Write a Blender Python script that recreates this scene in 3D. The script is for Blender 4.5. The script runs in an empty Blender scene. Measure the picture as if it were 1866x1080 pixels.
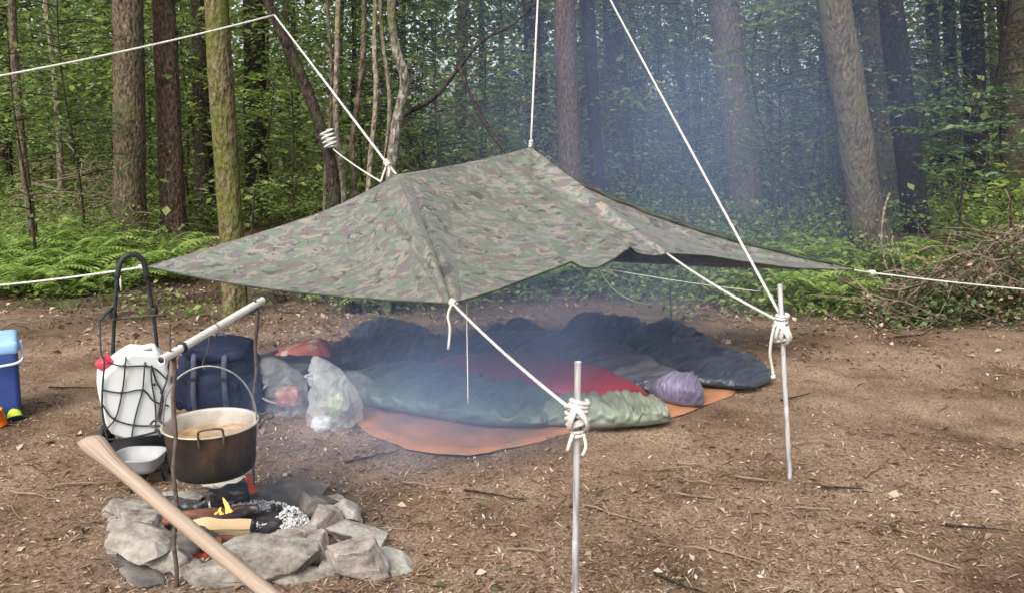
import bpy, bmesh, math, random
import numpy as np
from mathutils import Vector, Matrix, noise as mnoise, Quaternion

SC = bpy.context.scene
COL = SC.collection
R = math.radians
random.seed(7)
RNG = np.random.default_rng(11)

# ------------------------------------------------------------------ camera, sky, sun, exposure
CAM_H, PITCH, FPX = 1.5, R(10.95), 1500.0          # focal length in pixels of the 1866 px wide photograph
cam_data = bpy.data.cameras.new('camera')
cam_data.sensor_width = 36.0
cam_data.lens = 36.0 * FPX / 1866.0
cam_data.clip_start = 0.05
cam_data.clip_end = 400.0
cam = bpy.data.objects.new('camera', cam_data)
COL.objects.link(cam)
cam.location = (0, 0, CAM_H)
cam.rotation_euler = (R(90) - PITCH, 0, 0)
SC.camera = cam

SUN_EL, SUN_AZ = R(46), R(-155)                     # soft light from high, behind and left of the camera
world = bpy.data.worlds.new('World')
SC.world = world
world.use_nodes = True
wn, wl = world.node_tree.nodes, world.node_tree.links
wn.clear()
sky = wn.new('ShaderNodeTexSky'); sky.sky_type = 'NISHITA'; sky.sun_disc = False
sky.sun_elevation = SUN_EL; sky.sun_rotation = SUN_AZ
sky.air_density = 1.0; sky.dust_density = 4.0; sky.ozone_density = 1.0
hsv = wn.new('ShaderNodeHueSaturation'); hsv.inputs['Saturation'].default_value = 0.32
bg = wn.new('ShaderNodeBackground'); bg.inputs['Strength'].default_value = 0.15
wo = wn.new('ShaderNodeOutputWorld')
wl.new(sky.outputs[0], hsv.inputs['Color']); wl.new(hsv.outputs[0], bg.inputs['Color']); wl.new(bg.outputs[0], wo.inputs['Surface'])

sun_data = bpy.data.lights.new('sun', 'SUN')
sun_data.energy = 1.5; sun_data.angle = R(30); sun_data.color = (1.0, 0.95, 0.87)
sun = bpy.data.objects.new('sun', sun_data)
COL.objects.link(sun)
sun_dir = Vector((math.sin(SUN_AZ) * math.cos(SUN_EL), math.cos(SUN_AZ) * math.cos(SUN_EL), math.sin(SUN_EL)))
sun.rotation_euler = sun_dir.to_track_quat('Z', 'Y').to_euler()

SC.view_settings.view_transform = 'Standard'
SC.view_settings.look = 'None'
SC.view_settings.exposure = 1.0
SC.view_settings.gamma = 1.0
SC.view_settings.use_curve_mapping = False
SC.render.engine = 'CYCLES'
SC.cycles.use_denoising = True
SC.cycles.max_bounces = 6
SC.cycles.diffuse_bounces = 3
SC.cycles.glossy_bounces = 2
SC.cycles.transmission_bounces = 4
SC.cycles.transparent_max_bounces = 8
SC.cycles.volume_bounces = 0
SC.cycles.volume_max_steps = 128

# ------------------------------------------------------------------ picking points in the place
CP, SP = math.cos(PITCH), math.sin(PITCH)
def ray(px, py):
    x, v = (px - 933.0) / FPX, (py - 540.0) / FPX
    return Vector((x, CP - v * SP, -SP - v * CP))
def at(px, py, Y):                                  # the point of that ray Y metres in front of the camera
    d = ray(px, py); t = Y / d.y
    return Vector((d.x * t, Y, CAM_H + d.z * t))
def G(px, py, h=0.0):                               # ... where it comes down to height h
    d = ray(px, py); t = (h - CAM_H) / d.z
    return Vector((d.x * t, d.y * t, h))
def lerp(a, b, t): return a + (b - a) * t

# ------------------------------------------------------------------ materials
def ramp_of(nt, cols):
    r = nt.nodes.new('ShaderNodeValToRGB')
    el = r.color_ramp.elements
    while len(el) < len(cols): el.new(0.5)
    for e, (p, c) in zip(el, cols):
        e.position = p; e.color = (c[0], c[1], c[2], 1)
    return r
def pm(name, cols, scale=8.0, rough=0.7, bump=0.25, bscale=None, stretch=(1, 1, 1), metal=0.0, detail=6.0, dist=0.0,
       spec=0.4, bdist=0.01, nrough=0.5, emis=None, trans=0.0, sheen=0.0, coords='Object', alpha=None):
    m = bpy.data.materials.new(name); m.use_nodes = True
    nt = m.node_tree; n, l = nt.nodes, nt.links
    b = n['Principled BSDF']
    tc = n.new('ShaderNodeTexCoord'); mp = n.new('ShaderNodeMapping'); mp.inputs['Scale'].default_value = stretch
    l.new(tc.outputs[coords], mp.inputs['Vector'])
    nz = n.new('ShaderNodeTexNoise'); nz.inputs['Scale'].default_value = scale; nz.inputs['Detail'].default_value = detail
    nz.inputs['Distortion'].default_value = dist; nz.inputs['Roughness'].default_value = nrough
    l.new(mp.outputs[0], nz.inputs['Vector'])
    rp = ramp_of(nt, cols); l.new(nz.outputs['Fac'], rp.inputs['Fac'])
    l.new(rp.outputs[0], b.inputs['Base Color'])
    b.inputs['Roughness'].default_value = rough; b.inputs['Metallic'].default_value = metal
    b.inputs['Specular IOR Level'].default_value = spec
    if trans: b.inputs['Transmission Weight'].default_value = trans
    if sheen: b.inputs['Sheen Weight'].default_value = sheen
    if alpha is not None: b.inputs['Alpha'].default_value = alpha
    if bump:
        nb = n.new('ShaderNodeTexNoise'); nb.inputs['Scale'].default_value = bscale or scale * 3; nb.inputs['Detail'].default_value = 8
        l.new(mp.outputs[0], nb.inputs['Vector'])
        bp = n.new('ShaderNodeBump'); bp.inputs['Strength'].default_value = bump; bp.inputs['Distance'].default_value = bdist
        l.new(nb.outputs['Fac'], bp.inputs['Height']); l.new(bp.outputs[0], b.inputs['Normal'])
    if emis:
        b.inputs['Emission Color'].default_value = (*emis[0], 1); b.inputs['Emission Strength'].default_value = emis[1]
    return m
def leafm(name, cols, rough=0.55, transl=0.35, spec=0.3):      # every leaf its own shade, light shines through
    m = bpy.data.materials.new(name); m.use_nodes = True
    nt = m.node_tree; n, l = nt.nodes, nt.links
    b = n['Principled BSDF']; out = n['Material Output']
    g = n.new('ShaderNodeNewGeometry')
    rp = ramp_of(nt, cols); l.new(g.outputs['Random Per Island'], rp.inputs['Fac'])
    l.new(rp.outputs[0], b.inputs['Base Color']); b.inputs['Roughness'].default_value = rough
    b.inputs['Specular IOR Level'].default_value = spec
    if transl > 0:
        tr = n.new('ShaderNodeBsdfTranslucent'); l.new(rp.outputs[0], tr.inputs['Color'])
        mx = n.new('ShaderNodeMixShader'); mx.inputs[0].default_value = transl
        l.new(b.outputs[0], mx.inputs[1]); l.new(tr.outputs[0], mx.inputs[2]); l.new(mx.outputs[0], out.inputs['Surface'])
    return m
def bark(name, c1, c2, c3, moss=None, mossamt=0.5):
    m = pm(name, [(0.3, c1), (0.52, c2), (0.75, c3)], scale=38, rough=0.92, bump=1.0, bscale=30, stretch=(1, 1, 0.45), bdist=0.07, spec=0.12)
    if moss:
        nt = m.node_tree; n, l = nt.nodes, nt.links; b = n['Principled BSDF']
        src = b.inputs['Base Color'].links[0].from_socket
        tc = n.new('ShaderNodeTexCoord'); nz = n.new('ShaderNodeTexNoise'); nz.inputs['Scale'].default_value = 3.5; nz.inputs['Detail'].default_value = 10
        nz.inputs['Roughness'].default_value = 0.7
        l.new(tc.outputs['Object'], nz.inputs['Vector'])
        rp = ramp_of(nt, [(mossamt - 0.08, (0, 0, 0)), (mossamt + 0.08, (1, 1, 1))]); l.new(nz.outputs['Fac'], rp.inputs['Fac'])
        mx = n.new('ShaderNodeMixRGB'); l.new(rp.outputs[0], mx.inputs[0]); l.new(src, mx.inputs[1]); mx.inputs[2].default_value = (*moss, 1)
        l.new(mx.outputs[0], b.inputs['Base Color'])
    return m

M = {}
M['spruce'] = bark('spruce_bark', (0.045, 0.032, 0.022), (0.14, 0.105, 0.073), (0.26, 0.205, 0.15), (0.12, 0.115, 0.055), 0.56)
M['spruce_red'] = bark('red_spruce_bark', (0.04, 0.026, 0.019), (0.12, 0.082, 0.058), (0.22, 0.16, 0.115))
M['mossy'] = bark('mossy_bark', (0.05, 0.04, 0.02), (0.15, 0.12, 0.065), (0.26, 0.21, 0.135), (0.12, 0.13, 0.03), 0.52)
M['dark_bark'] = bark('dark_bark', (0.018, 0.014, 0.012), (0.045, 0.034, 0.028), (0.085, 0.066, 0.052), (0.05, 0.06, 0.025), 0.6)
M['black_bark'] = bark('black_bark', (0.008, 0.007, 0.006), (0.022, 0.018, 0.015), (0.05, 0.04, 0.034))
M['lichen_bark'] = bark('lichen_bark', (0.03, 0.022, 0.017), (0.11, 0.084, 0.062), (0.24, 0.195, 0.145), (0.12, 0.115, 0.065), 0.54)
M['pale_bark'] = bark('pale_bark', (0.1, 0.085, 0.06), (0.25, 0.21, 0.16), (0.4, 0.36, 0.29), (0.14, 0.15, 0.06), 0.58)
M['birch'] = bark('birch_bark', (0.03, 0.028, 0.024), (0.2, 0.18, 0.15), (0.42, 0.39, 0.34), (0.12, 0.12, 0.06), 0.55)
M['twig'] = pm('dry_twig', [(0.3, (0.09, 0.06, 0.04)), (0.7, (0.25, 0.19, 0.14))], scale=12, rough=0.9, bump=0.4)
M['leaf_mid'] = leafm('beech_leaf', [(0.0, (0.075, 0.11, 0.03)), (0.5, (0.15, 0.215, 0.055)), (0.85, (0.23, 0.295, 0.085)), (1.0, (0.32, 0.38, 0.13))], transl=0.45)
M['leaf_light'] = leafm('bright_leaf', [(0.0, (0.11, 0.17, 0.035)), (0.5, (0.2, 0.28, 0.06)), (1.0, (0.33, 0.39, 0.1))], transl=0.5)
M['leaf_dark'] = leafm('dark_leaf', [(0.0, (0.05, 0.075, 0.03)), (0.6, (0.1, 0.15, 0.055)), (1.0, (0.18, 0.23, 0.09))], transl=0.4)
M['leaf_blue'] = leafm('cool_leaf', [(0.0, (0.06, 0.11, 0.05)), (0.6, (0.12, 0.19, 0.09)), (1.0, (0.24, 0.32, 0.17))])
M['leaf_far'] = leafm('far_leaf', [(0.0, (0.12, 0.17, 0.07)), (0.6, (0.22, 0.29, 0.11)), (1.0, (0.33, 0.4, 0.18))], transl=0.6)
M['needle'] = leafm('spruce_needle', [(0.0, (0.02, 0.04, 0.014)), (0.6, (0.04, 0.075, 0.024)), (1.0, (0.075, 0.115, 0.04))], transl=0.15)
M['dead_leaf'] = leafm('dead_leaf', [(0.0, (0.1, 0.06, 0.035)), (0.5, (0.22, 0.15, 0.095)), (1.0, (0.45, 0.36, 0.27))], transl=0.1, rough=0.8)
M['fern'] = leafm('fern_leaf', [(0.0, (0.14, 0.23, 0.045)), (0.5, (0.24, 0.36, 0.08)), (1.0, (0.36, 0.47, 0.13))], transl=0.45)
M['litter'] = leafm('dry_litter', [(0.0, (0.06, 0.042, 0.03)), (0.3, (0.15, 0.104, 0.072)), (0.65, (0.26, 0.185, 0.13)), (0.95, (0.38, 0.285, 0.205)), (1.0, (0.52, 0.43, 0.33))], transl=0, rough=0.85, spec=0.15)

# ------------------------------------------------------------------ mesh helpers
def link(o, parent=None):
    COL.objects.link(o)
    if parent is not None: o.parent = parent
    return o
def tag(o, label=None, cat=None, group=None, kind=None):
    if label: o['label'] = label
    if cat: o['category'] = cat
    if group: o['group'] = group
    if kind: o['kind'] = kind
    return o
def thing(name, loc, label, cat, group=None, rz=0.0):
    o = bpy.data.objects.new(name, None); o.empty_display_size = 0.1
    o.location = loc; o.rotation_euler = (0, 0, rz); COL.objects.link(o)
    bpy.context.view_layer.update() if False else None
    return tag(o, label, cat, group)
def mesh_obj(name, verts, faces, mat, parent=None, smooth=True, origin=None):
    """verts in world space when a parent Empty is given: they are moved into the parent's space."""
    me = bpy.data.meshes.new(name)
    off = Vector((0, 0, 0))
    if parent is not None and parent.get('_world', 1): off = world_loc(parent)
    if origin is not None and parent is None: off = Vector(origin)
    me.from_pydata([tuple(Vector(v) - off) for v in verts], [], faces)
    if smooth: me.polygons.foreach_set('use_smooth', [True] * len(me.polygons))
    if mat is not None: me.materials.append(mat)
    me.update()
    o = bpy.data.objects.new(name, me)
    if parent is None and origin is not None: o.location = origin
    return link(o, parent)
def world_loc(o):
    p = Vector((0, 0, 0))
    while o is not None:
        p += Vector(o.location); o = o.parent
    return p
def np_obj(name, V, F, mat, parent=None, smooth=False):
    me = bpy.data.meshes.new(name)
    V = np.ascontiguousarray(V, dtype=np.float32); F = np.ascontiguousarray(F, dtype=np.int32)
    k = F.shape[1]
    me.vertices.add(len(V)); me.vertices.foreach_set('co', V.ravel())
    me.loops.add(F.size); me.loops.foreach_set('vertex_index', F.ravel())
    me.polygons.add(len(F)); me.polygons.foreach_set('loop_start', np.arange(0, F.size, k, dtype=np.int32))
    me.polygons.foreach_set('loop_total', np.full(len(F), k, dtype=np.int32))
    if smooth: me.polygons.foreach_set('use_smooth', np.ones(len(F), dtype=bool))
    me.materials.append(mat); me.update(calc_edges=True)
    return link(bpy.data.objects.new(name, me), parent)
def copy_tree(o, parent=None):
    c = o.copy(); COL.objects.link(c); c.parent = parent
    for ch in o.children: copy_tree(ch, c)
    return c

def tube_geo(path, rad, seg=10, caps=True, amp=0.0, nf=3.0, seed=0.0, flute=0.0):
    path = [Vector(p) for p in path]
    n = len(path)
    if not hasattr(rad, '__len__'): rad = [rad] * n
    V, F = [], []
    t0 = (path[1] - path[0]).normalized()
    a = Vector((0, 0, 1)) if abs(t0.z) < 0.9 else Vector((1, 0, 0))
    nrm = (a - t0 * a.dot(t0)).normalized()
    for i in range(n):
        t = (path[min(i + 1, n - 1)] - path[max(i - 1, 0)]).normalized()
        nrm = (nrm - t * nrm.dot(t)).normalized()
        bi = t.cross(nrm)
        for k in range(seg):
            an = 2 * math.pi * k / seg
            d = nrm * math.cos(an) + bi * math.sin(an)
            r = rad[i]
            if amp:
                q = path[i] + d * r
                r *= 1 + amp * mnoise.noise(Vector((q.x * nf, q.y * nf, q.z * nf * 0.4)) + Vector((seed, seed, seed)))
            if flute: r *= 1 + flute * math.sin(an * 5 + seed) * (1 - min(1, i / (n * 0.18)))
            V.append(path[i] + d * r)
    for i in range(n - 1):
        for k in range(seg):
            k2 = (k + 1) % seg
            F.append((i * seg + k, i * seg + k2, (i + 1) * seg + k2, (i + 1) * seg + k))
    if caps:
        F.append(tuple(range(seg - 1, -1, -1))); F.append(tuple(range((n - 1) * seg, n * seg)))
    return V, F
def tube(name, path, rad, mat, parent=None, seg=10, **kw):
    V, F = tube_geo(path, rad, seg, **kw)
    return mesh_obj(name, V, F, mat, parent, origin=None if parent is not None else Vector(path[0]))
def smooth_path(pts, n=24):
    pts = [Vector(p) for p in pts]
    out = []
    m = len(pts) - 1
    for i in range(m):
        p0, p1, p2, p3 = pts[max(i - 1, 0)], pts[i], pts[i + 1], pts[min(i + 2, m)]
        k = max(2, n // m)
        for j in range(k):
            t = j / k
            out.append(0.5 * ((2 * p1) + (p2 - p0) * t + (2 * p0 - 5 * p1 + 4 * p2 - p3) * t * t + (3 * p1 - p0 - 3 * p2 + p3) * t ** 3))
    out.append(pts[-1])
    return out
def join_geo(parts):
    V, F = [], []
    for v, f in parts:
        b = len(V); V += list(v); F += [tuple(i + b for i in q) for q in f]
    return V, F
def lathe_geo(c, prof, seg=48, close=False):
    V, F = [], []
    for r, z in prof:
        for k in range(seg):
            a = 2 * math.pi * k / seg
            V.append(Vector((c[0] + r * math.cos(a), c[1] + r * math.sin(a), c[2] + z)))
    for i in range(len(prof) - 1):
        for k in range(seg):
            k2 = (k + 1) % seg
            F.append((i * seg + k, i * seg + k2, (i + 1) * seg + k2, (i + 1) * seg + k))
    return V, F
def box_geo(c, s, rot=None, bev=0.0, bseg=2):
    bm = bmesh.new(); bmesh.ops.create_cube(bm, size=1.0)
    for v in bm.verts: v.co = Vector((v.co.x * s[0], v.co.y * s[1], v.co.z * s[2]))
    if bev: bmesh.ops.bevel(bm, geom=list(bm.edges), offset=bev, segments=bseg, profile=0.6, affect='EDGES')
    mt = (rot or Matrix.Identity(3))
    bm.verts.index_update()
    V = [mt @ v.co + Vector(c) for v in bm.verts]; F = [tuple(v.index for v in f.verts) for f in bm.faces]
    bm.free()
    return V, F
def rotz(a): return Matrix.Rotation(a, 3, 'Z')
def put(name, geo, mat, parent=None, smooth=True, origin=None): return mesh_obj(name, geo[0], geo[1], mat, parent, smooth, origin)

def leaf_geo(P, N, size, aspect=0.55, fold=0.25, rng=RNG):
    """one folded leaf (four points, two triangles) at each point"""
    P = np.asarray(P, dtype=np.float64); N = np.asarray(N, dtype=np.float64)
    n = len(P); size = np.broadcast_to(size, (n,))
    N = N / np.linalg.norm(N, axis=1, keepdims=True)
    A = rng.normal(size=(n, 3)); A -= N * (A * N).sum(1, keepdims=True); A /= np.linalg.norm(A, axis=1, keepdims=True)
    B = np.cross(N, A)
    s = size[:, None]
    v0 = P - A * s * 0.5; v2 = P + A * s * 0.5
    w = aspect * (0.8 + 0.4 * rng.random((n, 1)))
    v1 = P + B * s * 0.5 * w + N * s * fold * 0.4 - A * s * 0.08; v3 = P - B * s * 0.5 * w + N * s * fold * 0.4 - A * s * 0.08
    V = np.stack([v0, v1, v2, v3], 1).reshape(-1, 3)
    b = (np.arange(n) * 4)[:, None]
    F = np.concatenate([b + np.array([[0, 1, 2]]), b + np.array([[0, 2, 3]])], 1).reshape(-1, 3)
    return V, F
def up_normals(n, tilt, rng=RNG):
    a = rng.normal(size=(n, 3)) * tilt; a[:, 2] = 1.0
    return a

# ------------------------------------------------------------------ ground
def fbm(x, y, f, s=0.0):
    return mnoise.fractal(Vector((x * f, y * f, s)), 1.0, 2.0, 4)
def gz(x, y):
    z = 0.014 * fbm(x, y, 1.6, 3.0) * (1 if y < 8 else 3)
    edge = 7.6 - 0.9 * max(0.0, min(1.0, (x - 2.0) / 2.0)) + 0.5 * mnoise.noise(Vector((x * 0.5, 0.3, 2.2)))
    b = max(0.0, min(1.0, (y - edge) / 1.6))
    z += 0.16 * b * b * (3 - 2 * b) + 0.010 * max(0, y - 9)
    if y > 10: z += 0.12 * mnoise.noise(Vector((x * 0.25, y * 0.25, 7)))
    return z
xs = np.concatenate([-np.geomspace(160, 6.2, 22), np.arange(-6, 6.01, 0.06), np.geomspace(6.2, 160, 22)])
ys = np.concatenate([-np.geomspace(60, 1.0, 10), np.arange(0.0, 1.8, 0.4), np.arange(1.9, 9.0, 0.05), np.geomspace(9.1, 220, 40)])
gv = [(x, y, gz(x, y) + (0.004 * mnoise.noise(Vector((x * 14, y * 14, 0))) + 0.003 * mnoise.noise(Vector((x * 33, y * 33, 4))) if 1.5 < y < 9 else 0)) for y in ys for x in xs]
nx = len(xs)
gi = np.arange(len(ys) * nx).reshape(len(ys), nx)
gf = np.stack([gi[:-1, :-1], gi[:-1, 1:], gi[1:, 1:], gi[1:, :-1]], -1).reshape(-1, 4)
def ground_mat():
    m = bpy.data.materials.new('forest_soil'); m.use_nodes = True
    nt = m.node_tree; n, l = nt.nodes, nt.links; b = n['Principled BSDF']
    tc = n.new('ShaderNodeTexCoord')
    a = n.new('ShaderNodeTexNoise'); a.inputs['Scale'].default_value = 1.4; a.inputs['Detail'].default_value = 12; a.inputs['Roughness'].default_value = 0.65; l.new(tc.outputs['Object'], a.inputs['Vector'])
    ra = ramp_of(nt, [(0.34, (0.095, 0.06, 0.04)), (0.47, (0.21, 0.145, 0.1)), (0.66, (0.34, 0.246, 0.175))]); l.new(a.outputs['Fac'], ra.inputs['Fac'])
    c = n.new('ShaderNodeTexNoise'); c.inputs['Scale'].default_value = 70; c.inputs['Detail'].default_value = 8; c.inputs['Roughness'].default_value = 0.75; l.new(tc.outputs['Object'], c.inputs['Vector'])
    rc = ramp_of(nt, [(0.36, (0.3, 0.27, 0.25)), (0.5, (0.85, 0.83, 0.8)), (0.66, (1.45, 1.4, 1.35))]); l.new(c.outputs['Fac'], rc.inputs['Fac'])
    mx = n.new('ShaderNodeMixRGB'); mx.blend_type = 'MULTIPLY'; mx.inputs[0].default_value = 1; l.new(ra.outputs[0], mx.inputs[1]); l.new(rc.outputs[0], mx.inputs[2])
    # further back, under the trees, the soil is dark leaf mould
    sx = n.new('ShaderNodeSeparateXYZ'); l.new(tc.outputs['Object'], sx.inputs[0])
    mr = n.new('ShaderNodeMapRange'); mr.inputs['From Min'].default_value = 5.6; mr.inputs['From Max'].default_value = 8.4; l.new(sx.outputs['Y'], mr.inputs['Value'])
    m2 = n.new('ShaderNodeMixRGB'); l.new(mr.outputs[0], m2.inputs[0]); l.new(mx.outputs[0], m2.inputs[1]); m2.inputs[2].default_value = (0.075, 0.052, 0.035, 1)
    pc = G(450, 962)
    vd = n.new('ShaderNodeVectorMath'); vd.operation = 'DISTANCE'; l.new(tc.outputs['Object'], vd.inputs[0]); vd.inputs[1].default_value = pc
    nv = n.new('ShaderNodeTexNoise'); nv.inputs['Scale'].default_value = 9; nv.inputs['Detail'].default_value = 8; l.new(tc.outputs['Object'], nv.inputs['Vector'])
    mv = n.new('ShaderNodeMath'); mv.operation = 'MULTIPLY_ADD'; mv.inputs[1].default_value = 0.4; l.new(nv.outputs['Fac'], mv.inputs[0]); l.new(vd.outputs['Value'], mv.inputs[2])
    mq = n.new('ShaderNodeMapRange'); mq.inputs['From Min'].default_value = 0.5; mq.inputs['From Max'].default_value = 0.8; l.new(mv.outputs[0], mq.inputs['Value'])
    m3 = n.new('ShaderNodeMixRGB'); l.new(mq.outputs[0], m3.inputs[0]); m3.inputs[1].default_value = (0.075, 0.068, 0.062, 1); l.new(m2.outputs[0], m3.inputs[2])
    l.new(m3.outputs[0], b.inputs['Base Color']); b.inputs['Roughness'].default_value = 0.95; b.inputs['Specular IOR Level'].default_value = 0.1
    bp = n.new('ShaderNodeBump'); bp.inputs['Strength'].default_value = 0.7; bp.inputs['Distance'].default_value = 0.012; l.new(c.outputs['Fac'], bp.inputs['Height']); l.new(bp.outputs[0], b.inputs['Normal'])
    return m
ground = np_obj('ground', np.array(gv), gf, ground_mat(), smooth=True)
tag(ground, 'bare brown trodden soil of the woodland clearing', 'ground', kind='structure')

# ------------------------------------------------------------------ trees
def canopy_mesh(seed, n, h0, h1, rad, size):
    rng = np.random.default_rng(seed)
    t = rng.random(n) ** 0.8
    z = h0 + (h1 - h0) * t
    r = rad * (1 - t * 0.85) * np.sqrt(rng.random(n)) * (0.75 + 0.5 * np.sin(z * 3.1 + seed))
    a = rng.random(n) * 2 * math.pi
    P = np.stack([r * np.cos(a), r * np.sin(a), z - 0.25 * r], 1)
    V, F = leaf_geo(P, up_normals(n, 0.7, rng), size * (0.6 + 0.8 * rng.random(n)), 0.5, rng=rng)
    o = np_obj('crown', V, F, M['needle']); me = o.data
    bpy.data.objects.remove(o)
    return me
CANOPY = [canopy_mesh(3, 420, 5.2, 15.0, 2.3, 0.42), canopy_mesh(5, 420, 6.0, 17.0, 2.6, 0.42)]
def snag_geo(base, ang, length, droop, r0):
    p = [base + Vector((math.cos(ang), math.sin(ang), 0)) * (length * t) + Vector((0, 0, droop * t * t * length)) +
         Vector((mnoise.noise(base * 3 + Vector((t * 3, 0, 0))), mnoise.noise(base * 5 + Vector((0, t * 3, 0))), 0)) * 0.08 * length * t for t in (0, 0.2, 0.45, 0.7, 1)]
    return p, [r0, r0 * 0.8, r0 * 0.6, r0 * 0.4, r0 * 0.12]
def trunk_tree(name, pb, ptop, Y, wpx, mat, label, cat='tree', group=None, H=15.0, snags=6, crown=True, seg=26, amp=0.10, bend=0.0, flare=0.35, seed=None):
    """pb: where the foot stands in the photograph, ptop: where the trunk leaves its top edge, wpx: its thickness"""
    seed = seed if seed is not None else pb[0] * 0.37
    foot = at(pb[0], pb[1], Y); foot.z = gz(foot.x, foot.y) - 0.04
    q = at(ptop[0], ptop[1], Y)
    d = (q - foot); d = d / d.z
    zc = (Y * CP + (CAM_H - 1.0) * SP)
    r = 0.45 * wpx / FPX * zc
    t = thing(name, foot, label, cat, group)
    hs = list(np.concatenate([np.linspace(0, 0.5, 8), np.linspace(0.7, 4.5, 22), np.linspace(5.2, H, 10)]))
    path, rad = [], []
    for h in hs:
        w = bend * math.sin(h * 0.9 + seed) * 0.1
        path.append(foot + Vector((d.x * h + w, d.y * h, h)))
        rad.append(max(0.02, r * (1 - 0.85 * h / H * (0.4 + 0.6 * h / H)) * (1 + flare * math.exp(-h / 0.16))))
    tube('trunk', path, rad, mat, t, seg=seg, amp=amp, nf=5.0, seed=seed, flute=0.06, caps=False)
    rr = random.Random(int(seed * 100) + 5)
    for i in range(snags):
        h = rr.uniform(1.0, 5.0)
        b = foot + Vector((d.x * h, d.y * h, h)); an = rr.uniform(0, 6.28)
        p, rd = snag_geo(b, an, rr.uniform(0.3, 1.5), rr.uniform(-0.5, 0.15), rr.uniform(0.006, 0.014))
        tube('dead_branch', p, rd, M['dark_bark'], t, seg=5)
    if crown:
        c = bpy.data.objects.new('crown', CANOPY[int(seed) % 2]); link(c, t)
        c.location = (d.x * 6, d.y * 6, 0); c.rotation_euler = (0, 0, seed)
    return t

trunk_tree('spruce_tree', (240, 468), (234, 0), 10.4, 62, M['spruce'], 'thick brown spruce trunk, first of the big trunks from the left', snags=5)
trunk_tree('spruce_tree', (320, 470), (298, 0), 10.9, 48, M['spruce_red'], 'reddish brown spruce trunk between the thick brown one and the mossy one', snags=5)
trunk_tree('mossy_tree', (432, 585), (393, 0), 6.9, 50, M['mossy'], 'yellow green mossy trunk rising behind the left side of the tarpaulin', snags=3, H=12, flare=0.15)
trunk_tree('spruce_tree', (377, 440), (365, 60), 12.5, 36, M['dark_bark'], 'dark trunk peeping out just left of the mossy trunk', snags=4)
trunk_tree('spruce_tree', (470, 440), (462, 0), 13.5, 46, M['dark_bark'], 'dark trunk standing just right of the mossy trunk', snags=5)
trunk_tree('young_tree', (78, 480), (22, 0), 9.0, 17, M['lichen_bark'], 'slim crooked grey trunk among the ferns at the far left', snags=5, H=8, bend=0.8, crown=False)
trunk_tree('young_tree', (118, 430), (88, 100), 12.5, 13, M['pale_bark'], 'thin pale leaning stem left of the thick brown spruce', snags=4, H=7, bend=0.6, crown=False)
trunk_tree('spruce_tree', (1045, 400), (1028, 0), 11.5, 46, M['spruce_red'], 'brown trunk just right of the upright rope behind the tarpaulin', snags=5)
trunk_tree('spruce_tree', (1095, 400), (1070, 0), 11.8, 28, M['black_bark'], 'slim dark trunk, second to the right of the upright rope', snags=4)
trunk_tree('spruce_tree', (1146, 390), (1115, 0), 13.2, 42, M['dark_bark'], 'smoke veiled trunk, third to the right of the upright rope', snags=4)
trunk_tree('spruce_tree', (1365, 445), (1318, 0), 11.8, 62, M['spruce'], 'stout smoke veiled trunk behind the long slanting rope', snags=6)
trunk_tree('spruce_tree', (1588, 488), (1520, 0), 9.7, 68, M['lichen_bark'], 'large lichen covered trunk standing behind the right tip of the tarpaulin', snags=8)
trunk_tree('spruce_tree', (1622, 440), (1588, 0), 11.8, 52, M['lichen_bark'], 'pale lichened trunk close behind the large lichen covered one', snags=6)
trunk_tree('spruce_tree', (1672, 432), (1622, 0), 10.9, 50, M['black_bark'], 'nearly black leaning trunk at the right end of the trunk row', snags=5)
trunk_tree('spruce_tree', (1785, 400), (1770, 0), 13.5, 44, M['black_bark'], 'dark distant trunk behind the layered leaves on the right', snags=5)
trunk_tree('spruce_tree', (1740, 390), (1728, 0), 18.0, 26, M['dark_bark'], 'thin dark distant trunk left of the layered leaves on the right', snags=3)
trunk_tree('spruce_tree', (1842, 420), (1845, 0), 14.0, 46, M['lichen_bark'], 'yellowish lichened trunk at the right edge of the picture', snags=4)
trunk_tree('spruce_tree', (985, 380), (968, 0), 17.0, 36, M['dark_bark'], 'dark trunk just left of the upright rope, deep in the wood', snags=4)
trunk_tree('anchor_tree', (-150, 600), (-150, 0), 5.6, 60, M['spruce'], 'brown trunk outside the left edge that holds two ropes', snags=2)
trunk_tree('anchor_tree', (2120, 600), (2120, 0), 6.2, 60, M['spruce'], 'brown trunk outside the right edge that holds the tarpaulin rope', snags=2)

# leaning tree with the rope wrapped round it, and the hazel stems round it
def stem_tree(name, pts, Y, w0, w1, mat, label, cat='tree', group=None, extra=None, seg=12):
    P = [at(px, py, Y + (dy if len(q) else 0)) for (px, py, *q) in pts for dy in [q[0] if q else 0]]
    foot = P[0].copy(); P[0].z = gz(foot.x, foot.y) - 0.05; foot.z = P[0].z
    t = thing(name, foot, label, cat, group)
    path = smooth_path(P, 30)
    n = len(path)
    zc = Y
    tube('trunk', path, [lerp(w0, w1, i / (n - 1)) * 0.5 / FPX * zc for i in range(n)], mat, t, seg=seg, amp=0.16, nf=7, seed=pts[0][0] * 0.1, caps=False)
    return t
lean = stem_tree('leaning_tree', [(640, 615), (616, 430), (603, 300), (578, 215), (545, 130), (510, 55), (478, -20), (430, -140), (380, -260)], 6.9, 25, 13, M['dark_bark'], 'dark leaning trunk with a rope wrapped round it')
hz = 'hazel stems behind the ridge of the tarpaulin'
stem_tree('hazel_stem', [(625, 615), (628, 380), (612, 220), (614, 100), (618, -60)], 7.1, 11, 8, M['pale_bark'], 'pale straight hazel stem rising right beside the leaning trunk', group=hz)
stem_tree('hazel_stem', [(648, 615), (646, 360), (642, 260), (660, 120), (664, -60)], 7.2, 11, 8, M['lichen_bark'], 'hazel stem, second to the right of the leaning trunk', group=hz)
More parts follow.
